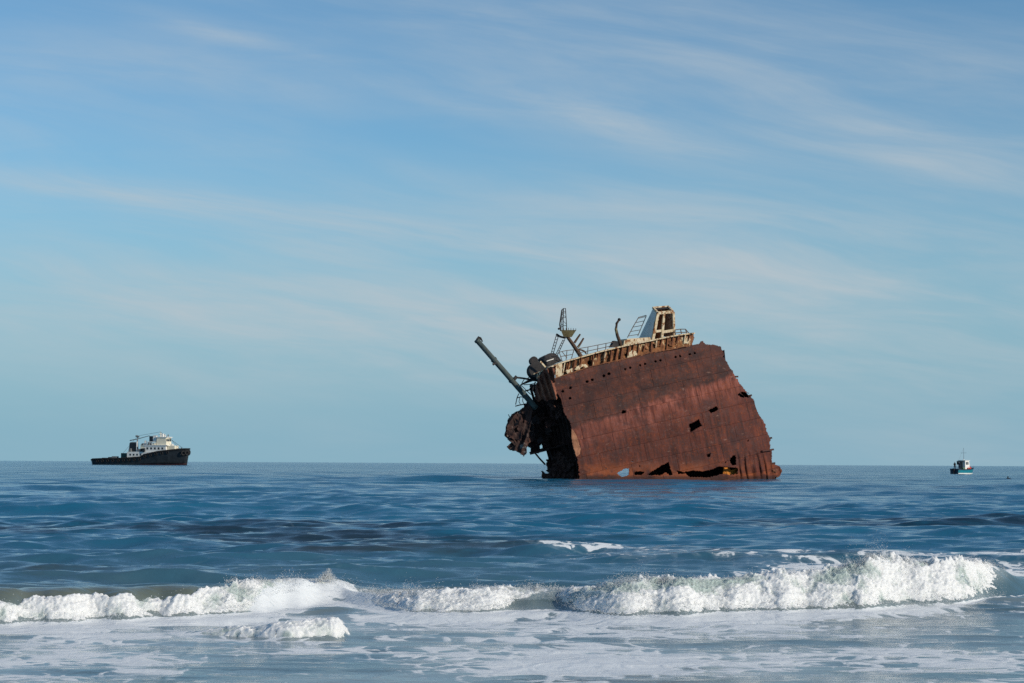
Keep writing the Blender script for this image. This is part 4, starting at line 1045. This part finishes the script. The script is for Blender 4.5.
# dark winch and drum at the broken corner
win = empty('mooring_winch', (0, 0, 0)); win.parent = wreck
def cyl(c, axis, r, half, n=18):
    mb = MB(); ax = Vector(axis).normalized(); mb.tube([c - ax * half, c - ax * half * .98, c + ax * half * .98, c + ax * half], r, n); return mb
axw = (E_V * 0.9 + E_U * 0.25 - E_Z * 0.08)
c0 = wp(536, 370.5, 2.6)
W(cyl(c0, axw, 0.92, 0.9), 'drum', M['dark'], win, False)
for q in (-1, 1):
    W(cyl(c0 + axw.normalized() * 0.9 * q, axw, 1.02, 0.07, 22), 'flange', M['dark'], win)
W(cyl(wp(533.4, 361.0, 2.4), axw, 0.52, 0.45, 16), 'warping_head', M['dark'], win)
W(hx([wp(531.6, 364, 2.1), wp(537, 364, 2.1), wp(537, 364, 3.0), wp(531.6, 364, 3.0), wp(532, 360, 2.1), wp(536, 360, 2.1), wp(536, 360, 3.0), wp(532, 360, 3.0)]), 'gear_case', M['dark'], win)
dome = sheet('tarpaulin_cover', [(537.4, 359.4), (541, 357), (545.6, 354.8), (550, 353.2), (554.6, 353.1), (558, 355.4), (561.8, 361), (556, 363.4), (549, 366.4), (543.6, 369), (540, 364)],
      lambda x, y: 1.3 + 0.035 * ((x - 549) ** 2) * 0.35 + 0.9 * np.clip((362 - y) / 8, 0, 1.2) ** 1.5 + 0.10 * fbm(x / 3, y / 3, 6.6, 3), M['dark'], 0.5, 0.25, thick=0.5)
mb = MB(); mb.bar(wp(540.2, 361.4, 0.7), wp(545.4, 367.2, 0.6), 0.20, 0.12, E_U); W(mb, 'cream_strut', M['cream'])
mb = MB(); mb.bar(wp(546.6, 361.2, 0.9), wp(553.6, 358.8, 0.9), 0.10, 0.06, E_Z); W(mb, 'cover_strip', M['greyblue'])
mb = MB(); mb.tube([wp(533.5, 374.4, 1.4), wp(541, 371.6, 1.2), wp(548.5, 367.4, 0.4)], 0.07, 6); W(mb, 'hand_rail', M['cream'])
mb = MB(); mb.tube([wp(540, 372, 1.2), wp(538.8, 378, 1.2)], 0.08, 6); mb.tube([wp(537.4, 373, 1.3), wp(537.2, 379, 1.3)], 0.08, 6); W(mb, 'hand_rail', M['cream'])
# derrick boom thrown out to the left
boom = empty('derrick_boom', (0, 0, 0)); boom.parent = wreck
VB = 3.4
mb = MB(); mb.tube([wp(536, 408, VB), wp(533, 404.6, VB), wp(505, 372.4, VB), wp(477.2, 340.6, VB)], 0.38, 14, 0.31); W(mb, 'boom_tube', M['boom'], boom, True)
bd = (wp(477.2, 340.6, VB) - wp(533, 404.6, VB)).normalized()
for f, r in ((0.0, 0.37), (0.30, 0.40), (0.62, 0.42)):
    c = wp(477.2 + 55.8 * f, 340.6 + 64 * f, VB); W(cyl(c, bd, r, 0.12, 14), 'boom_collar', M['boom'], boom)
mb = MB(); mb.tube([wp(476.6, 339.4, VB - .2), wp(478.4, 336.8, VB - .2), wp(480.8, 338, VB - .2), wp(482.4, 341.6, VB - .2)], 0.09, 6); W(mb, 'head_shackle', M['dark'], boom)
W(cyl(wp(479.4, 338.6, VB - .1), E_V, 0.22, 0.12, 12), 'head_sheave', M['dark'], boom)
mb = MB(); mb.bar(wp(492.8, 364.6, VB - .2), wp(496, 362.4, VB - .2), 0.26, 0.2, E_Z); W(mb, 'cleat', M['dark'], boom)
mb = MB(); mb.bar(wp(514.4, 379.2, VB - .3), wp(516.6, 376.4, VB - .3), 0.36, 0.26, E_Z); W(mb, 'cleat', M['dark'], boom)
for pl, r in (([(515.8, 377.4), (524, 378.4), (532, 380), (538.4, 381)], 0.12), ([(524.6, 378.6), (522, 383), (521, 386.6)], 0.05), ([(524, 384.8), (530, 384.4), (534, 383.6)], 0.05), ([(535.4, 382), (533.4, 387.4), (531.6, 392.4)], 0.09), ([(522, 386), (527, 391), (531, 394.6)], 0.05), ([(526.6, 379), (533.6, 374.6)], 0.06)):
    mb = MB(); mb.tube([wp(x, y, VB - .2) for x, y in pl], r, 6); W(mb, 'stay_rod', M['dark'], boom)
cage = empty('bent_rail', (0, 0, 0)); cage.parent = wreck
for pl, r in (([(518.8, 393.6), (517, 398), (515.6, 404.6)], 0.06), ([(517.2, 398), (520.6, 396.8), (524.6, 397.6)], 0.06), ([(515.4, 406.2), (519, 405.2), (523.6, 404.4), (527, 405)], 0.07), ([(519.8, 397.4), (519, 401.6), (520.6, 404.8)], 0.045), ([(523, 397.6), (522.6, 401), (524, 404)], 0.045)):
    mb = MB(); mb.tube([wp(x, y, VB) for x, y in pl], r, 5); W(mb, 'bent_rod', M['dark'], cage)
# wrecked foot at the right: rolled plate end and orange patch inside the gash
sheet('rolled_plate_end', [(770.5, 464), (775, 464.4), (779.9, 466.6), (782, 470.6), (780.6, 475.4), (776, 478.6), (775, 486), (770.5, 486)], lambda x, y: 2.5 + 0.02 * (y - 471) ** 2 + 0.02 * (x - 774) ** 2 + 0.25 * fbm(x / 3.5, y / 3.5, 6.1, 3), M['brown'], 0.5, 0.7, thick=0.5)
sheet('inner_plate', [(723, 468), (728, 467), (731, 470), (737, 467.4), (738.6, 473), (735, 475.6), (727, 476), (723, 474)], lambda x, y: 1.7 + 0.0 * x + 0.15 * fbm(x / 3, y / 3, 2.2, 3), M['flame'], 0.5, 0.6)
for (a, b, v) in (((768.5, 450.2), (773.6, 449.4), 3.0), ((733.6, 376.8), (738, 376.6), 1.5), ((770, 464), (775, 463), 3.4), ((748, 396), (751.6, 395.2), 2.0), ((767, 438.6), (771.8, 437.8), 3.0)):
    mb = MB(); mb.bar(wp(*a, v), wp(*b, v), 0.22, 0.18, E_Z); W(mb, 'torn_stringer', M['inner'])
mb = MB()
for (a, b) in (((743, 455.6), (752, 453.6)), ((752, 453.6), (762, 451)), ((762, 451), (772.4, 449.6))):
    mb.bar(wp(*a, 1.55), wp(*b, 2.0), 0.16, 0.2, E_Z)
W(mb, 'fold_edge', M['hull'])
# ------------------------------------------------------------------ tug on the left
M['tug_black'] = simple_mat('tug_black_paint', (0.014, 0.018, 0.022), 0.45, 0, 0.3, 0.4)
M['tug_white'] = simple_mat('tug_white_paint', (0.74, 0.73, 0.68), 0.5, 0, 0.06, 0.4, dirt=(0.45, 0.36, 0.25), dirt_amt=0.1)
M['tug_cream'] = simple_mat('tug_cream_paint', (0.76, 0.70, 0.54), 0.5, 0, 0.08, 0.4)
M['tug_green'] = simple_mat('tug_green_paint', (0.02, 0.065, 0.06), 0.5, 0, 0.2, 0.4)
M['tug_red'] = simple_mat('tug_red_antifouling', (0.035, 0.014, 0.017), 0.6, 0, 0.25, 0.3)
M['rubber'] = simple_mat('black_rubber', (0.012, 0.012, 0.013), 0.8, 0, 0.3, 1.0)
M['glass'] = simple_mat('dark_window_glass', (0.015, 0.02, 0.025), 0.1, 0, 0.1, 1.0, spec=0.6)
M['steel'] = simple_mat('grey_steel', (0.16, 0.17, 0.17), 0.5, 0, 0.2, 1.0)
def loft(sections, closed_ends=True):
    # sections: list of rings of equal length
    mb = MB(); n = len(sections[0]); vs_ = [p for r in sections for p in r]; fs = []
    for i in range(len(sections) - 1):
        for j in range(n - 1):
            a = i * n + j; fs.append((a, a + n, a + n + 1, a + 1))
    if closed_ends:
        fs.append(tuple(range(n))); fs.append(tuple((len(sections) - 1) * n + j for j in range(n - 1, -1, -1)))
    mb.add(vs_, fs); return mb
def hull_sections(stations):
    out = []
    for (x, hb, zs, zk, fl, rk) in stations:     # x, half beam at rail, sheer z, keel z, waterline fraction, rake of the ring
        ring = []
        for (f, w) in ((1, 1), (0.75, 1 - 0.25 * (1 - fl)), (0.45, 1 - 0.6 * (1 - fl)), (0.15, fl * 0.92), (0, fl * 0.4)):
            ring.append((x + rk * f, -hb * w, zk + (zs - zk) * f))
        ring += [(x_, -y_, z_) for (x_, y_, z_) in ring[::-1]]
        out.append(ring)
    return out
TD = 1080.0
tug_mid = CAM + ray(140.5, 465) * (TD / ray(140.5, 465).y); tug_mid.z = 0
TS = TD / F                                     # metres per pixel
tug = empty('tugboat', tug_mid, math.radians(-16))
tag(tug, 'black hulled tugboat with white wheelhouse and funnels near the horizon', 'tugboat')
cs = 1 / math.cos(math.radians(16))
def tx(px): return (px - 140.5) * TS * cs
def tz(py): return (465.0 - py) * TS
st_ = [(tx(91.5), 3.6, tz(460.4), -1.6, .55, 0), (tx(94), 5.0, tz(459.6), -2.2, .8, 0), (tx(104), 5.8, tz(459.2), -2.6, .92, 0), (tx(119), 6.0, tz(459.0), -3, .95, 0), (tx(135), 6.0, tz(458.2), -3, .95, 0), (tx(145), 6.0, tz(457.4), -3, .94, 0), (tx(150), 6.0, tz(454.8), -3, .93, 0.0),
       (tx(162), 5.8, tz(452.0), -3, .85, 0.4), (tx(172), 5.0, tz(450.6), -3, .7, 0.8), (tx(180), 3.6, tz(449.6), -3, .5, 1.2), (tx(186), 2.0, tz(449.0), -2.8, .3, 1.6), (tx(188.4), 0.6, tz(449.0), -2.4, .2, 1.6)]
loft(hull_sections(st_)).build('hull', M['tug_black'], tug)
boot = loft([[(x, y * 1.012, min(z, 0.75 + 0.02 * max(x, 0))) for (x, y, z) in r] for r in hull_sections([(a - r_ * 0 + 0.02, b, min(c, 3.2), d, e, r_ * 0.3) for (a, b, c, d, e, r_) in st_[5:]])])
boot.build('boot_topping', M['tug_red'], tug)
mb = MB()
for s_ in (-1, 1):
    mb.tube([(a + r_, s_ * (b + 0.12), c + 0.1) for (a, b, c, d, e, r_) in st_], 0.42, 6)
mb.build('rubbing_fender', M['rubber'], tug)
for i, (px, dy, dz) in enumerate(((189.8, -1.6, 0), (191.0, 0, 0.2), (189.8, 1.6, 0), (187.4, -2.8, -.2), (187.4, 2.8, -.2))):
    mb = MB(); mb.ring((tx(px), dy, tz(452.6) + dz), (1, dy * 0.35, 0), 1.0, 14, 0.5, 6); mb.build('bow_tyre', M['rubber'], tug)
for i in range(14):
    px = 100 + i * 5.6
    hb = np.interp(tx(px), [a[0] for a in st_], [a[1] for a in st_]); zs = np.interp(tx(px), [a[0] for a in st_], [a[2] for a in st_])
    mb = MB(); mb.ring((tx(px), -hb - 0.32, zs - 1.0), (0, 1, 0), 0.62, 12, 0.26, 5); mb.build('side_tyre', M['rubber'], tug)
def tbox(name, p0, p1, y0, y1, hw, mat, parent=tug, dy=0, slant=0.0):
    x0, x1, z0, z1 = tx(p0), tx(p1), tz(y1), tz(y0)
    mb = MB(); mb.hexa([(x0, dy - hw, z0), (x1, dy - hw, z0), (x1, dy + hw, z0), (x0, dy + hw, z0), (x0 + slant, dy - hw, z1), (x1 - slant, dy - hw, z1), (x1 - slant, dy + hw, z1), (x0 + slant, dy + hw, z1)])
    return mb.build(name, M[mat], parent)
tbox('aft_winch_house', 122, 130, 453.2, 459, 2.6, 'tug_green')
tbox('towing_bitt', 101, 108, 457.9, 460, 1.6, 'tug_black'); tbox('stern_roller', 93.5, 97, 458.8, 461, 3.0, 'steel')
lowh = tbox('lower_deckhouse', 130, 160, 451.8, 458.2, 4.4, 'tug_white')
for i in range(7):
    x = tx(133.5 + i * 3.6); mb = MB(); mb.box(x - .45, x + .45, -4.46, -4.36, tz(455.6), tz(453.8)); mb.build('window', M['glass'], lowh)
up1 = tbox('bridge_deckhouse', 147, 170.5, 445.6, 452.0, 4.0, 'tug_white', slant=0.3)
for i in range(5):
    x = tx(151 + i * 3.9); mb = MB(); mb.box(x - .55, x + .55, -4.02, -3.9, tz(449.6), tz(447.4)); mb.build('window', M['glass'], up1)
tbox('foredeck_locker', 170.6, 178, 445.6, 451.5, 2.4, 'tug_cream')
tbox('bridge_deck', 146, 172, 445.0, 445.7, 4.3, 'tug_white')
wh = tbox('wheelhouse', 159.5, 170, 437.6, 445.0, 3.2, 'tug_cream', slant=0.35)
for i in range(4):
    x = tx(161.4 + i * 2.2); mb = MB(); mb.box(x - .45, x + .45, -3.16, -3.0, tz(441.6), tz(439.2)); mb.build('window', M['glass'], wh)
for i in range(3):
    y = -2 + i * 2; mb = MB(); mb.box(tx(169.4), tx(169.8), y - .8, y + .8, tz(441.4), tz(439.2)); mb.build('window', M['glass'], wh)
tbox('wheelhouse_roof', 159, 170.6, 436.9, 437.7, 3.5, 'tug_white')
for (p0, p1, dy) in ((130.6, 138.4, -1.6), (139.8, 145.8, 1.6)):
    f = tbox('funnel', p0, p1, 443.0 if dy < 0 else 444.4, 452.0, 1.5, 'tug_black', dy=dy, slant=0.4)
    tbox('funnel_cap', p0 + 1, p1 - 1, 442.2 if dy < 0 else 443.4, 443.1 if dy < 0 else 444.5, 1.0, 'steel', f, dy)
tbox('vent_post', 138.6, 139.4, 441.6, 452, 0.3, 'tug_white', dy=-3)
tbox('life_raft', 143.6, 147.6, 445, 448.6, 1.0, 'tug_cream', dy=-3)
tbox('searchlight_platform', 149.5, 159, 441.6, 442.4, 3.0, 'tug_white')
tbox('fire_monitor', 150, 152.8, 436.2, 441.6, 0.8, 'tug_black'); tbox('radar_cabinet', 154, 157.4, 435.4, 441.6, 0.9, 'tug_white')
for px in (149.9, 153.4, 158.4):
    tbox('platform_pillar', px, px + 0.6, 442.3, 445.2, 0.2, 'tug_white', dy=-2.4)
mb = MB(); mb.tube([(tx(161.2), 0, tz(437)), (tx(161.2), 0, tz(431.6))], 0.28, 6, 0.12); mb.tube([(tx(161.2), -1.6, tz(433.6)), (tx(161.2), 1.6, tz(433.6))], 0.12, 5); mb.tube([(tx(158.6), 0, tz(434.6)), (tx(166), 0, tz(434.2))], 0.14, 5); mb.build('radar_mast', M['tug_cream'], tug)
mb = MB(); mb.tube([(tx(165.4), 0.4, tz(437)), (tx(165.4), 0.4, tz(434.8))], 0.5, 8); mb.build('radar_dome', M['tug_white'], tug)
mb = MB(); mb.tube([(tx(137.4), -0.6, tz(443)), (tx(137.2), -0.6, tz(435.2))], 0.35, 6, 0.2); mb.tube([(tx(129.4), -0.6, tz(440.6)), (tx(137, ), -0.6, tz(439.2)), (tx(150), -0.6, tz(435.8))], 0.26, 6, 0.16); mb.tube([(tx(135.6), -0.6, tz(436)), (tx(139), -0.6, tz(437))], 0.5, 6); mb.build('deck_crane', M['steel'], tug)
for s_ in (-1, 1):
    mb = MB(); mb.tube([(tx(147), s_ * 4.2, tz(443.3)), (tx(159.4), s_ * 4.2, tz(443.3))], 0.09, 4)
    for px in (147, 150, 153, 156, 159): mb.tube([(tx(px), s_ * 4.2, tz(445.1)), (tx(px), s_ * 4.2, tz(443.3))], 0.07, 4)
    mb.build('bridge_railing', M['tug_white'], tug)
for (p0, p1, y0, y1, hw, dy, mt_) in ((151.4, 153.6, 442.6, 445, .8, -3.2, 'tug_black'), (156, 158.6, 443, 445, .7, -3.4, 'tug_cream'), (146.4, 148.8, 448.4, 452, .8, -4.2, 'tug_black'), (140.4, 143.2, 449, 452, .9, -3.2, 'steel'), (172.2, 174.4, 443.8, 445.8, .8, 0, 'tug_white'), (131.4, 134, 448.6, 452, 1.0, -3.4, 'steel'), (112, 117, 456.4, 459.4, 1.6, -1, 'steel'), (106, 110.6, 457.2, 459.6, 1.2, 1, 'tug_black'), (163.6, 166, 433.8, 437, .6, -1.8, 'tug_white'), (167.2, 168.2, 434.4, 437, .3, 1.6, 'steel'), (144.4, 146.2, 440.6, 445, .5, 0, 'tug_white')):
    tbox('deck_gear', p0, p1, y0, y1, hw, mt_, dy=dy, slant=0.15)
for (a, b) in (((161.2, 432), (137.4, 436)), ((161.2, 432), (186, 448.8)), ((137.4, 436), (122, 453.4)), ((170, 437), (182, 449.2))):
    mb = MB(); mb.tube([(tx(a[0]), -.3, tz(a[1])), (tx(b[0]), -.3, tz(b[1]))], 0.07, 4); mb.build('rigging_wire', M['tug_black'], tug)
mb = MB(); mb.tube([(tx(183), 0, tz(449)), (tx(183), 0, tz(447.4))], 0.3, 6); mb.tube([(tx(180), -1.6, tz(449.4)), (tx(180), 1.6, tz(449.4))], 0.6, 8); mb.build('anchor_windlass', M['steel'], tug)

# ------------------------------------------------------------------ small open boat on the right
M['teal'] = simple_mat('teal_boat_paint', (0.010, 0.19, 0.25), 0.4, 0, 0.12, 1.5)
M['navy'] = simple_mat('dark_blue_rail_and_shade', (0.012, 0.03, 0.055), 0.5, 0, 0.2, 1.5)  # gunwale's own blue, also stands for the shade on the transom
M['bwhite'] = simple_mat('white_boat_paint', (0.8, 0.79, 0.74), 0.45, 0, 0.05, 1.5)
M['redgear'] = simple_mat('red_float_plastic', (0.62, 0.06, 0.03), 0.5, 0, 0.15, 3)
M['greengear'] = simple_mat('green_crate_plastic', (0.16, 0.25, 0.12), 0.6, 0, 0.2, 3)
M['cloth_dark'] = simple_mat('dark_clothing', (0.014, 0.016, 0.022), 0.9, 0, 0.3, 6)
M['cloth_navy'] = simple_mat('navy_clothing', (0.018, 0.025, 0.045), 0.9, 0, 0.3, 6)
M['skin'] = simple_mat('skin', (0.36, 0.20, 0.14), 0.6, 0, 0.1, 8)
M['hair'] = simple_mat('dark_hair', (0.012, 0.010, 0.009), 0.7, 0, 0.2, 8)
BD = 474.0
boat_p = CAM + ray(962, 474) * (BD / ray(962, 474).y); boat_p.z = 0.0
BZ = 0.05
BYAW = math.radians(45)
boat = empty('fishing_boat', boat_p + Vector((0, 0, BZ)), BYAW)
tag(boat, 'small teal fishing boat with white cabin and two people aboard', 'boat')
bst = [(-3.3, 1.15, 1.12, -0.35, .80, 0), (-2.6, 1.30, 1.06, -0.45, .86, 0), (-1.2, 1.40, 1.02, -.5, .88, 0), (0.4, 1.40, 1.06, -.5, .85, 0.0), (2.1, 1.24, 1.16, -.5, .74, 0.1), (3.4, .84, 1.30, -.45, .5, 0.25), (4.1, .36, 1.42, -.35, .3, .35), (4.3, .08, 1.46, -.2, .3, .4)]
loft(hull_sections(bst)).build('hull', M['teal'], boat)
mb = MB()
for s_ in (-1, 1):
    for (a, b) in zip(bst[:-1], bst[1:]):
        mb.bar((a[0] + a[5], s_ * (a[1] + .03), a[2]), (b[0] + b[5], s_ * (b[1] + .03), b[2]), 0.22, 0.10, (0, 0, 1))
mb.bar((-3.34, -1.15, 1.12), (-3.34, 1.15, 1.12), 0.22, 0.10, (0, 0, 1)); mb.build('gunwale', M['navy'], boat)
mb = MB(); mb.hexa([(-3.40, -1.02, -.1), (-3.31, -1.02, -.1), (-3.31, 1.02, -.1), (-3.40, 1.02, -.1), (-3.36, -1.12, 1.0), (-3.31, -1.12, 1.0), (-3.31, 1.12, 1.0), (-3.36, 1.12, 1.0)]); mb.build('transom', M['navy'], boat)  # shade on the stern face is put into its dark colour
stripe = loft([[(x + (0.02 if x > 0 else 0), y * 1.015, z) for (x, y, z) in r] for r in hull_sections([(a, b * (1.0 if e > .6 else .85), 0.24, d, e, r_ * 0.35) for (a, b, c, d, e, r_) in bst])])
stripe.build('waterline_stripe', M['bwhite'], boat)
mb = MB(); mb.box(-3.85, -3.42, -.22, .22, 0.75, 1.30); mb.box(-3.75, -3.5, -.1, .1, -.3, 0.8); mb.build('outboard_motor', M['cloth_dark'], boat)
mb = MB(); mb.box(-3.25, 0.3, -1.1, 1.1, 1.00, 1.06); mb.build('deck_boards', M['steel'], boat)
cab = MB(); cab.hexa([(-0.15, -1.0, 1.02), (2.0, -.92, 1.12), (2.0, .92, 1.12), (-0.15, 1.0, 1.02), (-.10, -.93, 3.15), (1.75, -.87, 3.15), (1.75, .87, 3.15), (-.10, .93, 3.15)])
cab = cab.build('cabin', M['bwhite'], boat)
mb = MB(); mb.box(-0.25, 1.9, -1.05, 1.05, 3.16, 3.26); mb.build('roof', M['bwhite'], cab)
for (x0, x1) in ((0.25, 0.72), (0.9, 1.35)):
    mb = MB(); mb.hexa([(x0, -.985, 2.2), (x1, -.975, 2.2), (x1, -.86, 2.2), (x0, -.86, 2.2), (x0, -.955, 2.85), (x1, -.945, 2.85), (x1, -.8, 2.85), (x0, -.8, 2.85)]); mb.build('window', M['glass'], cab)
mb = MB(); mb.box(-0.17, -0.02, -.35, .35, 1.15, 2.9); mb.build('doorway', M['glass'], cab)
# dark canopy frame aft of the cabin
mb = MB()
for s_ in (-.8, .8): mb.tube([(-.9, s_, 1.05), (-.9, s_, 2.95)], 0.04, 5)
mb.build('canopy_frame', M['steel'], boat)
mb = MB(); mb.box(-0.95, -0.27, -.86, .86, 2.95, 3.05); mb.hexa([(-.9, .70, 2.2), (-0.3, .70, 2.2), (-.3, .78, 2.2), (-.9, .78, 2.2), (-.9, .70, 2.95), (-.3, .70, 2.95), (-.3, .78, 2.95), (-.9, .78, 2.95)]); mb.build('canopy', M['cloth_dark'], boat)
mb = MB(); mb.tube([(0.8, 0, 3.25), (0.8, 0, 6.2)], 0.05, 5, 0.025); mb.tube([(0.8, -.8, 5.0), (0.8, .8, 5.0)], 0.025, 4); mb.tube([(0.8, 0, 6.1), (-1.6, 0, 3.0)], 0.012, 4); mb.build('aerial_mast', M['steel'], boat)
mb = MB(); mb.tube([(0.3, -.3, 3.26), (0.3, -.3, 3.5)], 0.12, 8); mb.build('deck_lamp', M['bwhite'], boat)
for i, (x, y, z) in enumerate(((2.25, -.90, 1.45), (2.65, -.68, 1.52), (0.8, -1.2, 1.38), (1.45, -1.2, 1.40))):
    f = MB(); f.ball((x, y, z - .08), 0.19, 0.19, 0.24, 12, 8); f.tube([(x, y, z + .25), (x, y, z + .38)], 0.06, 6)
    o = f.build('fishing_float', M['redgear'], None, smooth=True)
    o.location = boat.location; o.rotation_euler = boat.rotation_euler
    tag(o, ['round red float just ahead of the boat cabin', 'round red float nearest the bow of the teal boat', 'round red float beside the cabin, nearest the crate', 'round red float beside the cabin front corner'][i], 'float', 'red floats on the small boat')
g = MB(); g.box(-.95, -.3, -.98, -.45, 1.06, 1.5)
for q in range(5): g.box(-.93 + q * .13, -.86 + q * .13, -1.0, -.43, 1.12, 1.45)
o = g.build('fish_crate', M['greengear']); o.location = boat.location; o.rotation_euler = boat.rotation_euler
tag(o, 'greenish crate on deck just behind the white cabin', 'crate')
# people standing in the stern
def person(name, loc, rz, joints, cloth, label, hair_m):
    root = empty(name, loc, rz)
    tag(root, label, 'person', 'people on the small boat')
    me = bpy.data.meshes.new('body'); bm = bmesh.new(); ids = {}
    for k, (p, par, r) in joints.items(): ids[k] = bm.verts.new(p)
    for k, (p, par, r) in joints.items():
        if par: bm.edges.new((ids[par], ids[k]))
    bm.verts.index_update(); bm.to_mesh(me); bm.free()
    o = bpy.data.objects.new('body', me); col.objects.link(o); o.parent = root
    md = o.modifiers.new('skin', 'SKIN')
    for i, (k, (p, par, r)) in enumerate(joints.items()):
        sv = me.skin_vertices[0].data[i]; sv.radius = (r, r) if not isinstance(r, tuple) else r; sv.use_root = (i == 0)
    md2 = o.modifiers.new('smooth', 'SUBSURF'); md2.levels = 1; md2.render_levels = 2
    me.materials.append(M[cloth])
    hp = Vector(joints['head'][0])
    h = MB(); h.ball(hp + Vector((0, 0, .02)), 0.085, 0.095, 0.12, 14, 10); h.ball(hp + Vector((0, -.10, -.005)), 0.016, 0.022, 0.024, 6, 5)
    for s_ in (-1, 1): h.ball(hp + Vector((s_ * .088, 0, .0)), 0.012, 0.022, 0.032, 6, 5)
    h.build('head', M['skin'], root, smooth=True)
    h = MB(); h.ball(hp + Vector((0, .02, .05)), 0.096, 0.105, 0.105, 14, 8); h.build('hair', M[hair_m], root, smooth=True)
    for s_ in ('l', 'r'):
        w_ = Vector(joints['wrist_' + s_][0]); e_ = Vector(joints['elbow_' + s_][0]); dr = (w_ - e_).normalized()
        mb = MB(); mb.ball(w_ + dr * .06, 0.04, 0.03, 0.05, 8, 6)
        sdv = dr.orthogonal().normalized(); oth = dr.cross(sdv)
        for q in range(4):
            b0 = w_ + dr * .09 + sdv * (-.03 + .02 * q); ln_ = (.055, .07, .075, .06)[q]
            mb.tube([b0, b0 + dr * ln_ * .6, b0 + dr * ln_ * .9 + oth * .02], 0.010, 5)
        mb.tube([w_ + dr * .04 + sdv * .035, w_ + dr * .07 + sdv * .065, w_ + dr * .10 + sdv * .07], 0.011, 5)
        mb.build('hand', M['skin'], root)
    return root
def body(lean, armf, spreadf, hands_up):
    j = {}
    j['pelvis'] = ((0, 0, .95), None, (.19, .15))
    j['waist'] = ((0, -.02 * lean, 1.1), 'pelvis', (.20, .15))
    j['chest'] = ((0, -.07 * lean, 1.33), 'waist', (.23, .17))
    j['neck'] = ((0, -.10 * lean, 1.50), 'chest', .065)
    j['head'] = ((0, -.13 * lean, 1.63), 'neck', .075)
    for s_, k in ((-1, 'l'), (1, 'r')):
        j['shoulder_' + k] = ((s_ * .19, -.08 * lean, 1.42), 'chest', .075)
        j['elbow_' + k] = ((s_ * .26, -.10 * lean - .10 * armf, 1.16), 'shoulder_' + k, .052)
        j['wrist_' + k] = ((s_ * (.22 - .06 * armf), -.14 * lean - .30 * armf, 1.00 + hands_up), 'elbow_' + k, .038)
        j['hip_' + k] = ((s_ * .10, 0, .88), 'pelvis', .125)
        j['knee_' + k] = ((s_ * (.11 + spreadf), -.04, .50), 'hip_' + k, .095)
        j['ankle_' + k] = ((s_ * (.12 + spreadf * 1.6), 0.02, .09), 'knee_' + k, .07)
        j['toe_' + k] = ((s_ * (.14 + spreadf * 1.6), -.16, .045), 'ankle_' + k, .042)
    return j
def on_boat(x, y, z): return boat.matrix_basis @ Vector((x, y, z))
bpy.context.view_layer.update()
person('person', on_boat(-2.75, 0.2, 1.06), BYAW - 1.2, body(1.0, 0.8, .03, .12), 'cloth_dark', 'person in dark clothes standing at the stern of the small boat', 'hair')
person('person', on_boat(-1.45, -0.3, 1.06), BYAW - 1.9, body(0.6, 0.5, .02, .05), 'cloth_navy', 'person in navy clothes standing beside the white cabin under the canopy', 'hair')
# tiny dark float beyond the swell
fp = CAM + ray(1008.5, 479.5) * (300.0 / ray(1008.5, 479.5).y); fp.z = 0.0
mb = MB(); mb.ball((0, 0, 0.03), 0.42, 0.3, 0.18, 12, 8); mb.tube([(-.05, 0, .12), (-.1, 0, .36), (-.08, 0, .48)], 0.12, 8, 0.05)
o = mb.build('marker_float', M['cloth_dark'], smooth=True); o.location = fp
tag(o, 'tiny dark float bobbing in the water right of the teal boat', 'float')
